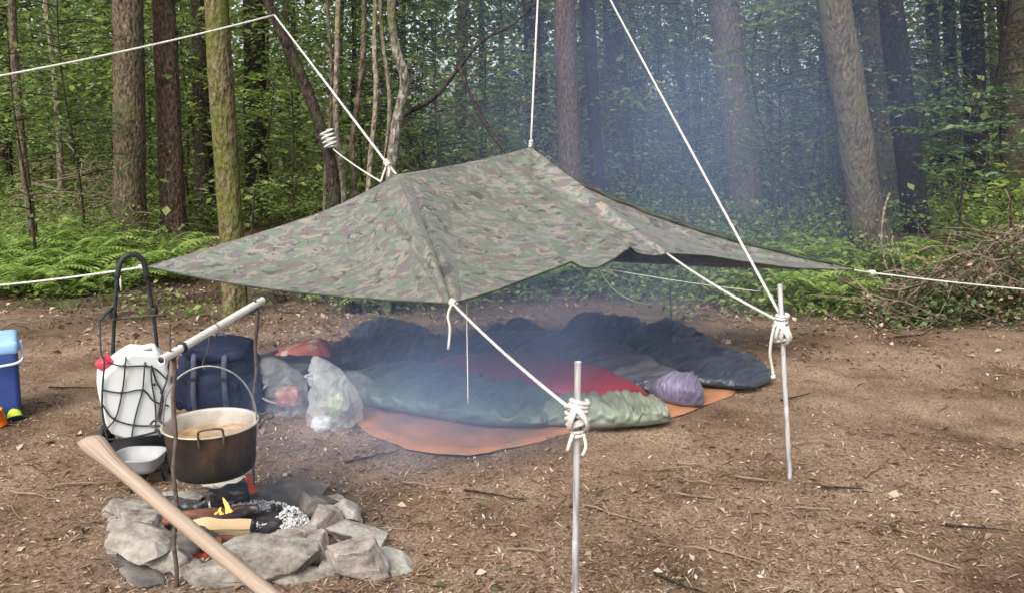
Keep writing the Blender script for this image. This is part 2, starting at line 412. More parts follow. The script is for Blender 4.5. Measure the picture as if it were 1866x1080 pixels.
stem_tree('hazel_stem', [(665, 615), (672, 330), (685, 180), (682, 80), (686, -60)], 7.0, 10, 7, M['pale_bark'], 'slim hazel stem, third to the right of the leaning trunk', group=hz)
stem_tree('hazel_stem', [(680, 615), (700, 320), (710, 190), (696, 60), (690, -60)], 7.4, 9, 6, M['pale_bark'], 'thin hazel stem just left of the kinked birch', group=hz)
stem_tree('hazel_stem', [(600, 620), (592, 350), (605, 160), (590, -60)], 7.5, 9, 6, M['lichen_bark'], 'thin hazel stem passing behind the leaning trunk', group=hz)
birch = stem_tree('birch_tree', [(705, 615), (712, 330), (722, 230), (738, 150), (722, 90), (714, 30), (716, -60)], 7.0, 20, 15, M['birch'], 'pale speckled birch stem with a kink above the ridge')
branch_thing = thing('fallen_branch', at(700, 270, 7.2), 'long dark bare branch arching right above the tarpaulin ridge', 'branch')
tube('limb', smooth_path([at(690, 420, 7.3), at(715, 240, 7.2), at(740, 208, 7.2), at(790, 180, 7.1), at(838, 122, 7.0), at(880, 75, 7.0), at(940, 40, 7.0), at(1000, -20, 7.0)], 30), [0.03 - 0.022 * i / 28 for i in range(29)], M['dark_bark'], branch_thing, seg=8, amp=0.15)
tube('side_branch', smooth_path([at(838, 124, 7.0), at(860, 180, 6.9), at(890, 235, 6.8), at(922, 278, 6.7), at(960, 330, 6.6), at(985, 420, 6.6)], 25), 0.017, M['dark_bark'], branch_thing, seg=8, amp=0.2)

# trunks receding through the wood
rr = random.Random(5)
far_g = 'slim trunks deep in the wood'
taken = []
for i in range(46):
    for _ in range(30):
        Y = rr.uniform(14, 34); px = rr.uniform(-120, 1990)
        if all(abs(px - a) > 14 for a in taken): break
    taken.append(px)
    trunk_tree('distant_tree', (px, 400), (px + rr.uniform(-28, 8), 0), Y, rr.uniform(0.14, 0.36) * FPX / Y, M[rr.choice(['dark_bark', 'dark_bark', 'spruce_red', 'lichen_bark'])],
               'slim distant trunk deep in the shaded wood', group=far_g, H=rr.uniform(12, 16), snags=2, seg=10, amp=0.08, seed=i * 1.7 + 40)

# ------------------------------------------------------------------ understorey saplings: a crown of leaves in tiers on thin branches
def sapling_proto(name, seed, H, spread, nb, mat, lsize, per=26, droop=0.1):
    rng = np.random.default_rng(seed); rr = random.Random(seed)
    stem = [Vector((0.05 * math.sin(h * 2 + seed), 0.05 * math.cos(h * 1.7 + seed), h)) for h in np.linspace(0, H, 10)]
    sv = [tube_geo(stem, [0.022 * (1 - 0.8 * i / 9) for i in range(10)], 6)]
    P = []
    for b in range(nb):
        h = rr.uniform(0.22, 1.0) * H; an = rr.uniform(0, 6.28); ln = spread * rr.uniform(0.5, 1.0) * (1.1 - 0.5 * h / H)
        base = Vector((0.05 * math.sin(h * 2 + seed), 0.05 * math.cos(h * 1.7 + seed), h))
        pts = [base + Vector((math.cos(an + 0.25 * t), math.sin(an + 0.25 * t), 0)) * ln * t + Vector((0, 0, (0.35 * t - (0.35 + droop) * t * t) * ln)) for t in np.linspace(0, 1, 6)]
        sv.append(tube_geo(pts, [0.009 * (1 - 0.85 * k / 5) for k in range(6)], 4, caps=False))
        side = Vector((-math.sin(an), math.cos(an), 0))
        for k in range(per):
            t = rr.uniform(0.2, 1.05)
            j = min(4, int(t * 5)); q = pts[j].lerp(pts[j + 1], t * 5 - j if j < 5 else 1)
            w = rr.gauss(0, 0.13) * ln * (1.2 - 0.5 * t)
            P.append(tuple(q + side * w + Vector((0, 0, rr.gauss(0, 0.03) - abs(w) * 0.15))))
    P = np.array(P)
    V, F = leaf_geo(P, up_normals(len(P), 0.35, rng), 0.72 * lsize * (0.45 + 0.9 * rng.random(len(P))), 0.62, rng=rng)
    t = thing(name, (0, 0, 0), 'x', 'sapling')
    gv_, gf_ = join_geo(sv)
    put('stem', (gv_, gf_), M['dark_bark'], t)
    np_obj('foliage', V, F, mat, t)
    return t
def place(proto, used, loc, rz, s, label, cat, group):
    o = proto if not used[0] else copy_tree(proto)
    used[0] = True
    o.location = loc; o.rotation_euler = (0, 0, rz); o.scale = (s, s, s)
    return tag(o, label, cat, group)
protos = [(sapling_proto('beech_sapling', 1, 3.6, 1.25, 30, M['leaf_mid'], 0.085, per=44), [False]),
          (sapling_proto('beech_sapling', 2, 4.4, 1.5, 34, M['leaf_dark'], 0.09, per=44), [False]),
          (sapling_proto('beech_sapling', 3, 3.0, 1.2, 26, M['leaf_light'], 0.08, per=44), [False]),
          (sapling_proto('beech_sapling', 4, 5.2, 1.7, 44, M['leaf_blue'], 0.09, per=44), [False])]
# the ones that stand out in the photograph
def sapling_at(k, px, py, Y, s, label, rz=0.0):
    p = at(px, py, Y); return place(protos[k][0], protos[k][1], (p.x, Y, gz(p.x, Y) - 0.03), rz, s, label, 'sapling', None)
sapling_at(0, 540, 420, 8.9, 0.8, 'green sapling just left of the leaning trunk', 4.0)
sapling_at(2, 1420, 420, 11.0, 1.0, 'tall light green sapling behind the long slanting rope', 0.3)
sapling_at(0, 60, 470, 8.4, 0.75, 'green sapling over the ferns at the left edge', 1.4)
sapling_at(1, 150, 440, 10.0, 0.9, 'dark green sapling left of the thick brown spruce', 2.0)
sapling_at(1, 880, 420, 10.5, 0.85, 'dark green sapling behind the middle of the tarpaulin ridge', 5.0)
sapling_at(3, 1250, 420, 10.5, 0.8, 'bluish green sapling behind the slanting rope and the smoke', 3.1)
sapling_at(0, 800, 400, 9.0, 0.75, 'mid green sapling behind the left part of the ridge', 0.9)
und = 'leafy saplings filling the wood'
for i in range(84):
    Y = rr.uniform(11.5, 30); px = rr.uniform(-150, 2010); p = at(px, 400, Y)
    k = rr.choice([0, 0, 1, 1, 1, 2, 3, 3]) if px < 1000 else rr.choice([0, 1, 1, 3, 3, 3])
    place(protos[k][0], protos[k][1], (p.x, Y, gz(p.x, Y) - 0.03), rr.uniform(0, 6.28), rr.uniform(0.8, 1.5), 'leafy sapling in the crowded understorey between the distant trunks', 'sapling', und)

def spray_tree(name, foot, Y, sprays, mat, lsize, label, seed):
    rng = np.random.default_rng(seed)
    b = at(foot[0], foot[1], Y); b.z = gz(b.x, Y) - 0.03
    t = thing(name, b, label, 'sapling')
    cs = [at(px, py, Y + dy) for px, py, dy, w in sprays]
    topz = max(c.z for c in cs) + 0.2
    mx_ = sum(c.x for c in cs) / len(cs)
    stem = smooth_path([b, Vector((lerp(b.x, mx_, .3), Y, lerp(b.z, topz, .35))), Vector((mx_, Y, lerp(b.z, topz, .7))), Vector((mx_ + 0.1, Y, topz))], 20)
    geo = [tube_geo(stem, [0.016 * (1 - 0.8 * i / (len(stem) - 1)) for i in range(len(stem))], 6)]
    Ps = []
    for (px, py, dy, w), c in zip(sprays, cs):
        a = min(stem, key=lambda q: abs(q.z - c.z + 0.12))
        geo.append(tube_geo(smooth_path([a, a.lerp(c, .6) + Vector((0, 0, .06)), c, c + (c - a) * 0.25 - Vector((0, 0, .03))], 12), 0.005, 4))
        k = int(70 * w / 0.3)
        q = rng.normal(size=(k, 3)) * np.array([w * 0.55, w * 0.55, 0.018]); q[:, 2] -= 0.12 * np.abs(q[:, 0])
        Ps.append(q + np.array(c))
    P = np.concatenate(Ps)
    V, F = leaf_geo(P, up_normals(len(P), 0.28, rng), lsize * (0.6 + 0.8 * rng.random(len(P))), 0.6, rng=rng)
    put('stem', join_geo(geo), M['dark_bark'], t); np_obj('foliage', V - np.array(b), F, mat, t)
    return t
spray_tree('tiered_sapling', (1745, 440), 8.4, [(1690, 195, 0, .3), (1755, 180, .2, .3), (1815, 165, 0, .25), (1665, 235, .1, .25), (1735, 232, -.1, .35), (1805, 225, .1, .3), (1770, 270, 0, .35), (1840, 262, .1, .3), (1720, 300, 0, .25), (1800, 318, -.1, .3)], M['leaf_blue'], 0.085, 'sapling with flat tiers of pale leaves just right of the black trunk', 51)
spray_tree('tiered_sapling', (1850, 470), 7.4, [(1830, 350, 0, .25), (1862, 330, .1, .25), (1845, 390, 0, .25), (1815, 420, .1, .2), (1870, 430, 0, .25), (1800, 380, 0, .15)], M['leaf_light'], 0.065, 'yellow green leafy sapling rising from the brush pile at the right edge', 52)
spray_tree('tiered_sapling', (455, 430), 9.4, [(455, 168, 0, .25), (490, 172, .1, .25), (525, 190, 0, .2), (470, 205, 0, .25), (535, 250, .1, .25), (480, 140, 0, .2)], M['leaf_light'], 0.08, 'yellow green leaf sprays just right of the mossy trunk', 53)
spray_tree('tiered_sapling', (1420, 430), 9.2, [(1395, 18, 0, .25), (1425, 30, .1, .2), (1380, 45, 0, .2), (1330, 95, 0, .15), (1335, 122, 0, .18)], M['leaf_light'], 0.08, 'bright leaf sprays high up right of the stout smoke veiled trunk', 54)
spray_tree('tiered_sapling', (540, 430), 8.3, [(520, 378, 0, .2), (555, 372, .1, .2), (505, 345, 0, .2), (570, 330, .1, .2)], M['leaf_mid'], 0.07, 'low leafy sapling between the mossy trunk and the tarpaulin edge', 55)

# ------------------------------------------------------------------ foliage masses nobody could count
def clumps(n_cl, fpos, per, spread, size, tilt, seed, mat, name, aspect=0.6):
    rng = np.random.default_rng(seed)
    Ps, Ss = [], []
    for i in range(n_cl):
        c, sc = fpos(rng)
        k = int(per * (0.6 + 0.8 * rng.random()))
        q = rng.normal(size=(k, 3)) * np.array(spread) * sc
        Ps.append(q + np.array(c)); Ss.append(size * sc * (0.5 + 0.9 * rng.random(k)))
    P = np.concatenate(Ps); S = np.concatenate(Ss)
    V, F = leaf_geo(P, up_normals(len(P), tilt, rng), S, aspect, rng=rng)
    return np_obj(name, V, F, mat)
def f_under(y0, y1, hmax, xr=0.72):
    def f(rng):
        while True:
            Y = y0 + (y1 - y0) * rng.random() ** 1.5
            x = (rng.random() * 2 - 1) * xr * Y
            if not (x > 2.9 and Y < 8.0 and rng.random() < 0.8) and Y > 7.35 - 0.9 * min(1, max(0, (x - 2) / 2)) + 0.35 * math.sin(x * 2.3) and mnoise.noise(Vector((x * 0.5, Y * 0.5, 1.5))) > -0.25: break
        return (x, Y, gz(x, Y) + 0.05 + hmax * rng.random() ** 2 * min(1, max(0.12, (Y - 7.2) / 5))), 0.7 + 0.5 * rng.random() + Y * 0.02
    return f
u = clumps(1700, f_under(6.9, 20, 0.6), 56, (0.17, 0.17, 0.07), 0.052, 0.5, 21, M['leaf_mid'], 'undergrowth')
tag(u, 'low green undergrowth covering the ground under the trees', 'undergrowth', kind='stuff')
u = clumps(480, f_under(7.6, 16, 0.4), 50, (0.16, 0.16, 0.05), 0.05, 0.5, 22, M['leaf_light'], 'bramble_cover')
tag(u, 'brighter green brambles scattered through the undergrowth', 'undergrowth', kind='stuff')
def f_edge(rng):
    Y = 6.6 + 1.3 * rng.random(); x = (rng.random() * 2 - 1) * 0.72 * Y
    while mnoise.noise(Vector((x * 0.9, Y * 0.9, 4.5))) < 0.05 or (abs(x) < 1.3 and Y < 7.2): Y = 6.6 + 1.3 * rng.random(); x = (rng.random() * 2 - 1) * 0.72 * Y
    return (x, Y, gz(x, Y) + 0.04 + 0.1 * rng.random()), 0.6 + 0.4 * rng.random()
u = clumps(170, f_edge, 20, (0.13, 0.13, 0.05), 0.065, 0.6, 28, M['leaf_mid'], 'edge_weeds')
tag(u, 'low weeds creeping onto the soil at the edge of the clearing', 'weeds', kind='stuff')
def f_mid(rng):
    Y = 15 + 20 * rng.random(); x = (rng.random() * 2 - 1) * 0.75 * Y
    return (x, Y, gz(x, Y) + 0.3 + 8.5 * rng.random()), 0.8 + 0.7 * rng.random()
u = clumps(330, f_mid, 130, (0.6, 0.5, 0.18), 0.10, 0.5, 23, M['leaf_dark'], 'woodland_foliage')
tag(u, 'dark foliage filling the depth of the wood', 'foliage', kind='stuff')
def f_mid2(rng):
    Y = 11.5 + 20 * rng.random(); x = (rng.random() * 2 - 1) * 0.75 * Y
    z = gz(x, Y) + 0.3 + (1.5 + 0.27 * Y) * rng.random()
    if mnoise.noise(Vector((x * 0.35, Y * 0.2, z * 0.5))) < -0.05 and rng.random() < 0.8: return f_mid2(rng)
    return (x, Y, z), 0.8 + 0.7 * rng.random()
u = clumps(900, f_mid2, 130, (0.55, 0.5, 0.16), 0.088, 0.45, 24, M['leaf_mid'], 'woodland_leaves')
tag(u, 'lighter green leaves hanging through the depth of the wood', 'foliage', kind='stuff')
u = clumps(620, f_mid2, 110, (0.5, 0.45, 0.1), 0.095, 0.4, 27, M['leaf_light'], 'sunlit_tint_leaves')  # sunlit clumps: their brightness is put into the leaf colour
tag(u, 'leaf sprays tinted bright yellow green as if sunlit, in the wood', 'foliage', kind='stuff')
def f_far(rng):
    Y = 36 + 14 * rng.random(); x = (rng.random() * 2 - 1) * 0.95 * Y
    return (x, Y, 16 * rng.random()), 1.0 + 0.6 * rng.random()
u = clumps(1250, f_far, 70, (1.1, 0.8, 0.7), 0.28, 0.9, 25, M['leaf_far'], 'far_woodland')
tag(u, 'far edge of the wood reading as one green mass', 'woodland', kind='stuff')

# ------------------------------------------------------------------ tarpaulin
def camo_mat():
    m = bpy.data.materials.new('camouflage_nylon'); m.use_nodes = True
    nt = m.node_tree; n, l = nt.nodes, nt.links; b = n['Principled BSDF']
    tc = n.new('ShaderNodeTexCoord'); mp = n.new('ShaderNodeMapping'); mp.inputs['Scale'].default_value = (9.5, 13.5, 17.0); mp.inputs['Rotation'].default_value = (0, R(18), 0)
    l.new(tc.outputs['Object'], mp.inputs['Vector'])
    def layer(off, lo, col, prev):
        ad = n.new('ShaderNodeVectorMath'); ad.operation = 'ADD'; ad.inputs[1].default_value = off; l.new(mp.outputs[0], ad.inputs[0])
        nz = n.new('ShaderNodeTexNoise'); nz.inputs['Scale'].default_value = 1.0; nz.inputs['Detail'].default_value = 3; nz.inputs['Distortion'].default_value = 1.3
        l.new(ad.outputs[0], nz.inputs['Vector'])
        rp = ramp_of(nt, [(lo, (0, 0, 0)), (lo + 0.012, (1, 1, 1))]); l.new(nz.outputs['Fac'], rp.inputs['Fac'])
        mx = n.new('ShaderNodeMixRGB'); l.new(rp.outputs[0], mx.inputs[0]); mx.inputs[2].default_value = (*col, 1)
        if isinstance(prev, tuple): mx.inputs[1].default_value = (*prev, 1)
        else: l.new(prev, mx.inputs[1])
        return mx.outputs[0]
    s = layer((0, 0, 0), 0.47, (0.09, 0.113, 0.08), (0.155, 0.146, 0.125))
    s = layer((11, 5, 2), 0.53, (0.096, 0.079, 0.074), s)
    s = layer((3, 17, 8), 0.60, (0.042, 0.044, 0.042), s)
    s = layer((23, 1, 31), 0.62, (0.19, 0.155, 0.118), s)
    l.new(s, b.inputs['Base Color']); b.inputs['Roughness'].default_value = 0.47; b.inputs['Specular IOR Level'].default_value = 0.75
    b.inputs['Sheen Weight'].default_value = 0.12
    nb = n.new('ShaderNodeTexNoise'); nb.inputs['Scale'].default_value = 9; nb.inputs['Detail'].default_value = 5; l.new(tc.outputs['Object'], nb.inputs['Vector'])
    bp = n.new('ShaderNodeBump'); bp.inputs['Strength'].default_value = 0.25; bp.inputs['Distance'].default_value = 0.02; l.new(nb.outputs['Fac'], bp.inputs['Height']); l.new(bp.outputs[0], b.inputs['Normal'])
    return m
M['camo'] = camo_mat()
M['hem'] = pm('dark_hem', [(0.4, (0.025, 0.028, 0.02)), (0.62, (0.05, 0.055, 0.035)), (0.7, (0.2, 0.2, 0.14))], scale=14, rough=0.6)
A = G(265, 486, 0.80); B = G(825, 553, 0.83); D = G(1215, 462, 0.86); Cc = G(1556, 492, 0.62)
R1 = at(722, 318, 4.7); R2 = at(967, 268, 5.4)
def curve(nodes, u):
    for (u0, p0), (u1, p1) in zip(nodes[:-1], nodes[1:]):
        if u <= u1 + 1e-9: return p0.lerp(p1, (u - u0) / (u1 - u0))
    return nodes[-1][1]
def dense(nodes, k=10):
    pts = smooth_path([p for _, p in nodes], k * (len(nodes) - 1))
    us = []
    for (u0, _), (u1, _) in zip(nodes[:-1], nodes[1:]): us += [lerp(u0, u1, j / k) for j in range(k)]
    us.append(nodes[-1][0])
    return list(zip(us, pts))
UB, UD = 0.42, 0.72
yi = lambda a, b, t: a.y + (b.y - a.y) * t
top = [(0, A), (0.14, at(420, 440, yi(A, R1, .33))), (0.28, at(575, 390, yi(A, R1, .68))), (0.36, at(665, 350, yi(A, R1, .88))), (UB, R1)]
top = dense(top) + [(lerp(UB, UD - 0.03, t), at(lerp(722, 930, t), lerp(318, 279, t) + 3 * math.sin(math.pi * t), lerp(4.7, 5.32, t))) for t in (0.15, 0.35, 0.55, 0.75, 1)]
top += [(UD, R2), (0.75, at(990, 292, 5.45)), (0.78, at(1045, 332, 5.5)), (0.82, at(1110, 362, 5.52)), (0.87, at(1200, 397, 5.5)), (0.92, at(1320, 436, yi(R2, Cc, .65))), (0.96, at(1430, 464, yi(R2, Cc, .8))), (1.0, Cc)]
bot = [(0, A), (0.1, at(400, 513, yi(A, B, .27))), (0.2, at(535, 532, yi(A, B, .52))), (0.32, at(690, 546, yi(A, B, .78))), (UB, B)]
bot = dense(bot, 6) + [(0.455, at(870, 540, yi(B, D, .12))), (0.48, at(905, 529, yi(B, D, .2))), (0.52, at(968, 505, yi(B, D, .36))), (0.56, at(1042, 477, yi(B, D, .5))), (0.575, at(1060, 488, yi(B, D, .5))), (0.595, at(1088, 489, yi(B, D, .55))),
       (0.63, at(1122, 470, yi(B, D, .66))), (0.66, at(1148, 450, yi(B, D, .78))), (0.675, at(1160, 462, yi(B, D, .84))), (0.70, at(1195, 467, yi(B, D, .95))), (UD, D), (0.78, at(1290, 466, yi(D, Cc, .25))), (0.84, at(1350, 476, yi(D, Cc, .45))), (0.92, at(1450, 489, yi(D, Cc, .72))), (1.0, Cc)]
NU, NV = 460, 90
tv = []
for i in range(NU + 1):
    u = i / NU
    a, b = curve(top, u), curve(bot, u)
    for j in range(NV + 1):
        v = j / NV
        p = a.lerp(b, v)
        span = (b - a).length
        # each facet hangs a little between its ties
        if u < UB: f = u / UB
        elif u < UD: f = (u - UB) / (UD - UB)
        else: f = (u - UD) / (1 - UD)
        sag = math.sin(math.pi * f) ** 0.8 * math.sin(math.pi * v)
        nrm = Vector((0, -0.55, 0.83))
        p = p - nrm * 0.075 * sag * span
        w = math.exp(-((u - UB - 0.012 * (1 - v)) / (0.016 + 0.05 * (1 - v))) ** 2)
        s = (u - UB + 0.006) / (0.010 + 0.05 * (1 - v))
        cs_ = math.cos(s * 5.2)
        p = p + nrm * (w * min(1, max(0, v - 0.06) * 3.0) * (1 - v * 0.45) * (0.010 * cs_ - 0.05 * max(0.0, -cs_) ** 5))
        s2 = (u - UD) / (0.012 + 0.05 * (1 - v)); w2 = math.exp(-((u - UD) / 0.05) ** 2)
        p = p + nrm * (0.010 * w2 * math.cos(s2 * 5.0) * min(1, v * 3) )
        if u > UD + 0.01: p = p + nrm * 0.012 * math.sin(v * 24 + u * 34) * math.sin(math.pi * v) * min(1, (u - UD) * 15) * (1 - u) * 3
        p = p + nrm * (0.05 * u * math.exp(-u / 0.10) * math.sin(v * 34 + 9 * u) * math.sin(math.pi * v)) * 0.35
        rd_ = math.hypot((u - UD) * 5.5, v * 1.6); p = p + nrm * 0.012 * math.sin(9 * math.atan2(v * 1.6, (u - UD) * 5.5 + 1e-6)) * math.exp(-rd_ / 0.5) * min(1, rd_ * 6)
        # a slack fold above the front edge, and faint puckers everywhere
        fold = math.exp(-((v - 0.83 - 0.35 * (u - 0.58)) / 0.028) ** 2) * math.exp(-((u - 0.585) / 0.055) ** 4)
        p = p - nrm * 0.035 * fold + nrm * 0.03 * math.exp(-((v - 0.76 - 0.35 * (u - 0.58)) / 0.03) ** 2) * math.exp(-((u - 0.585) / 0.055) ** 4)
        e = math.sin(math.pi * v) * (0.3 + 0.7 * math.sin(math.pi * min(1, u)))
        p = p + nrm * e * (0.022 * mnoise.noise(Vector((u * 9, v * 2.5, 1))) + 0.008 * mnoise.noise(Vector((u * 30, v * 6, 5))))
        tv.append(p)
tf = [(i * (NV + 1) + j, i * (NV + 1) + j + 1, (i + 1) * (NV + 1) + j + 1, (i + 1) * (NV + 1) + j) for i in range(NU) for j in range(NV)]
tarp = thing('tarpaulin', (R1.x, R1.y, 0.6), 'camouflage tarpaulin pitched as a low shelter over the sleeping bags', 'tarpaulin')
o = mesh_obj('front_slope', tv, tf, M['camo'], tarp)
sm = o.modifiers.new('cloth', 'SOLIDIFY'); sm.thickness = 0.003
E = [(0, A), (0.3, Vector((-1.25, 5.3, 0.86))), (UB, Vector((-0.75, 5.75, 0.88))), (UD, Vector((0.75, 6.0, 0.60))), (0.86, Vector((1.5, 5.9, 0.575))), (1.0, Cc)]
bv = []
for i in range(121):
    u = i / 120; a, b = curve(top, u), curve(E, u)
    for j in range(31):
        v = j / 30; p = a.lerp(b, v) - Vector((0, 0.5, 0.8)) * 0.05 * math.sin(math.pi * v) * math.sin(math.pi * u) * (1 + 0.5 * mnoise.noise(Vector((u * 8, v * 3, 9))))
        bv.append(p - Vector((0, 0, 0.004)) if j == 0 else p)
bf = [(i * 31 + j, (i + 1) * 31 + j, (i + 1) * 31 + j + 1, i * 31 + j + 1) for i in range(120) for j in range(30)]
o = mesh_obj('back_slope', bv, bf, M['camo'], tarp)
sm = o.modifiers.new('cloth', 'SOLIDIFY'); sm.thickness = 0.003
hp = [curve(top, lerp(UD, 1.0, t)) + Vector((0.004 * math.sin(t * 60), 0, 0.012 + 0.004 * math.sin(t * 47))) for t in np.linspace(0, 1, 60)]
tube('rolled_hem', hp, [0.006 + 0.012 * math.sin(math.pi * min(1, t * 1.02)) * (1 + 0.35 * math.sin(t * 70)) for t in np.linspace(0, 0.98, 60)], M['hem'], tarp, seg=8, amp=0.3, nf=30)
ep = [curve(bot, t) for t in np.linspace(0.0, 1.0, 160)]
tube('front_hem', ep, 0.0045, M['hem'], tarp, seg=6)

# ------------------------------------------------------------------ ropes and poles
M['rope'] = pm('white_rope', [(0.32, (0.3, 0.28, 0.24)), (0.5, (0.5, 0.485, 0.44)), (0.68, (0.64, 0.63, 0.59))], scale=45, nrough=0.8, rough=0.85, bump=0.6, bscale=220, bdist=0.003)
M['cord'] = pm('thin_cord', [(0.35, (0.42, 0.42, 0.38)), (0.65, (0.6, 0.6, 0.55))], scale=120, rough=0.85, bump=0)
M['alu'] = pm('brushed_aluminium', [(0.35, (0.3, 0.3, 0.3)), (0.5, (0.6, 0.61, 0.62)), (0.7, (0.78, 0.79, 0.8))], scale=60, rough=0.42, bump=0.15, metal=0.55, stretch=(1, 1, 0.1))
def sagline(a, b, sag=0.02, n=16):
    return [a.lerp(b, t) - Vector((0, 0, sag * 4 * t * (1 - t))) for t in np.linspace(0, 1, n)]
def rope(name, segs, rad, label, mat=None, cat='rope', group=None):
    t = thing(name, segs[0][0], label, cat, group)
    for p in segs: tube('line', p, rad, mat or M['rope'], t, seg=7)
    return t
def coil(c, axis, r, turns, pitch, rad, n=14, wob=0.0, seed=0):
    """a rope wound round an axis"""
    ax = Vector(axis).normalized(); a = ax.orthogonal().normalized(); b = ax.cross(a)
    k = int(turns * n)
    P = []
    for i in range(k + 1):
        t = i / n; an = t * 2 * math.pi
        rr_ = r * (1 + wob * mnoise.noise(Vector((t * 1.3, seed, 0))))
        P.append(Vector(c) + (a * math.cos(an) + b * math.sin(an)) * rr_ + ax * (pitch * (t - turns / 2) + wob * r * mnoise.noise(Vector((t * 0.9, seed, 5)))))
    return tube_geo(P, rad, 7)

def pole(base, topp, r, label, grp):
    t = thing('tent_pole', base, label, 'pole', grp)
    n = 60; path, rad = [], []
    for i in range(n + 1):
        path.append(base.lerp(topp, i / n) if i else base - Vector((0, 0, 0.06))); rad.append(r)
    V, F = tube_geo(path, rad, 16, caps=False)
    mesh_obj('shaft', V, F, M['alu'], t)
    ax = (topp - base).normalized()
    put('hollow_end', join_geo([tube_geo([topp - ax * 0.002, topp + ax * 0.004], [r * 1.06, r * 1.06], 16, caps=False), tube_geo([topp + ax * 0.004, topp - ax * 0.05], [r * 1.06, r * 0.82], 16, caps=False)]), M['alu'], t)
    put('joint_sleeve', tube_geo([base.lerp(topp, .3), base.lerp(topp, .305), base.lerp(topp, .37), base.lerp(topp, .375)], [r, r * 1.12, r * 1.12, r], 16, caps=False), M['alu'], t)
    return t
p1t = at(1053, 661, 2.25); p1b = Vector((at(1051, 1080, 2.25).x - 0.003, 2.27, 0.0))
pole(p1b, p1t, 0.0095, 'near aluminium pole in front of the green sleeping bag', None)
p2t = at(1421, 520, 3.5); p2b = G(1439, 868)
pole(p2b, p2t, 0.0105, 'aluminium pole on the bare soil at the right of the shelter', None)

k1 = at(1053, 755, 2.25)
t = rope('guy_rope', [sagline(B + Vector((0, 0, 0.0)), k1 + Vector((-0.03, 0.0, 0.025)), 0.012)], 0.0058, 'white rope from the front tie of the tarpaulin to the near pole')
knot = [coil(k1 + Vector((0, 0, 0.02)), (0.25, 0.1, 1), 0.026, 4, 0.013, 0.0066, wob=0.25, seed=1), coil(k1 + Vector((0, 0, -0.015)), (-0.35, 0.2, 1), 0.030, 3, 0.013, 0.0066, wob=0.3, seed=2),
        coil(k1 + Vector((0.002, -0.008, 0)), (1.0, 0.5, 0.55), 0.042, 2.2, 0.014, 0.0066, wob=0.25, seed=3), coil(k1 + Vector((-0.004, -0.008, 0.0)), (1.0, -0.5, -0.35), 0.040, 2.1, 0.012, 0.0066, wob=0.2, seed=4),
        coil(k1 + Vector((0, 0, -0.055)), (0, 0, 1), 0.0165, 2.0, 0.012, 0.006, seed=6)]
put('knot', join_geo(knot), M['rope'], t)
tube('loose_end', smooth_path([k1 + Vector((-0.015, -0.02, -0.05)), k1 + Vector((-0.024, -0.026, -0.075)), k1 + Vector((-0.03, -0.022, -0.1))], 8), 0.006, M['rope'], t, seg=7)
tube('loose_end', smooth_path([k1 + Vector((0.015, -0.02, -0.05)), k1 + Vector((0.022, -0.026, -0.085)), k1 + Vector((0.012, -0.03, -0.112))], 8), 0.005, M['rope'], t, seg=7)
put('knot', join_geo([coil(B + Vector((0, -0.003, 0.004)), (1, -0.5, -0.6), 0.011, 3, 0.008, 0.0055, wob=0.2, seed=8)]), M['rope'], t)
tube('loose_end', smooth_path([B + Vector((-0.004, -0.01, 0)), B + Vector((-0.02, -0.012, -0.05)), B + Vector((-0.012, -0.012, -0.1)), B + Vector((-0.02, -0.012, -0.19))], 14), 0.0055, M['cord'], t, seg=6)

k2 = at(1423, 603, 3.5)
t = rope('guy_rope', [sagline(D, k2 + Vector((-0.02, 0, 0.05)), 0.015)], 0.0068, 'white rope from the right front tie of the tarpaulin to the right pole')
knot = [coil(k2 + Vector((0, 0, 0.055)), (0.1, 0, 1), 0.024, 3, 0.014, 0.008, wob=0.2, seed=11), coil(k2 + Vector((0.003, -0.004, -0.01)), (-0.2, 0.1, 1), 0.030, 4, 0.014, 0.008, wob=0.25, seed=12),
        coil(k2 + Vector((0.002, -0.01, -0.005)), (1, 0.4, 0.45), 0.045, 2.1, 0.014, 0.008, wob=0.2, seed=13), coil(k2 + Vector((0, -0.008, 0.0)), (1, -0.5, -0.2), 0.042, 2.0, 0.014, 0.008, wob=0.2, seed=14)]
put('knot', join_geo(knot), M['rope'], t)
le = smooth_path([k2 + Vector((-0.03, -0.02, 0.03)), at(1409, 600, 3.46), at(1403, 640, 3.46), at(1407, 668, 3.46), at(1409, 686, 3.46)], 20)
tube('loose_end', le, 0.0062, M['rope'], t, seg=7)
put('knot', join_geo([coil(le[-1], (0, 0.2, 1), 0.006, 2, 0.006, 0.005)]), M['rope'], t)
up = at(1115, 0, 6.0); u0 = k2 + Vector((0, 0, 0.06))
t = rope('stay_rope', [sagline(u0, u0 + (up - u0) * 1.9, 0.02)], 0.0064, 'long white rope slanting from the right pole up to the trees')
t = rope('ridge_rope', [sagline(R2 + Vector((0, 0, 0.0)), R2 + (at(980, 0, 5.6) - R2) * 2.6, 0.0)], 0.0066, 'white rope holding up the back peak of the tarpaulin')
put('knot', join_geo([coil(R2 + Vector((0, 0, 0.02)), (0.1, 0, 1), 0.009, 4, 0.011, 0.006, seed=21)]), M['rope'], t)
put('toggle', tube_geo(smooth_path([R2 + Vector((0, 0, 0)), R2 + Vector((0.03, -0.01, -0.05)), R2 + Vector((0.07, 0, -0.1))], 8), 0.016, 8, amp=0.3), M['hem'], t)
br = at(500, 28, 6.75); kn = R1 + Vector((-0.05, 0.0, 0.06))
t = rope('ridge_rope', [sagline(kn, br, 0.0), sagline(br, at(-150, 165, 5.4), 0.03), sagline(R1, kn, 0.0)], 0.0075, 'white rope over the leaning trunk to the front peak of the tarpaulin')
put('knot', join_geo([coil(kn, (-0.6, 0.4, 0.8), 0.012, 3, 0.013, 0.0075, seed=31)]), M['rope'], t)
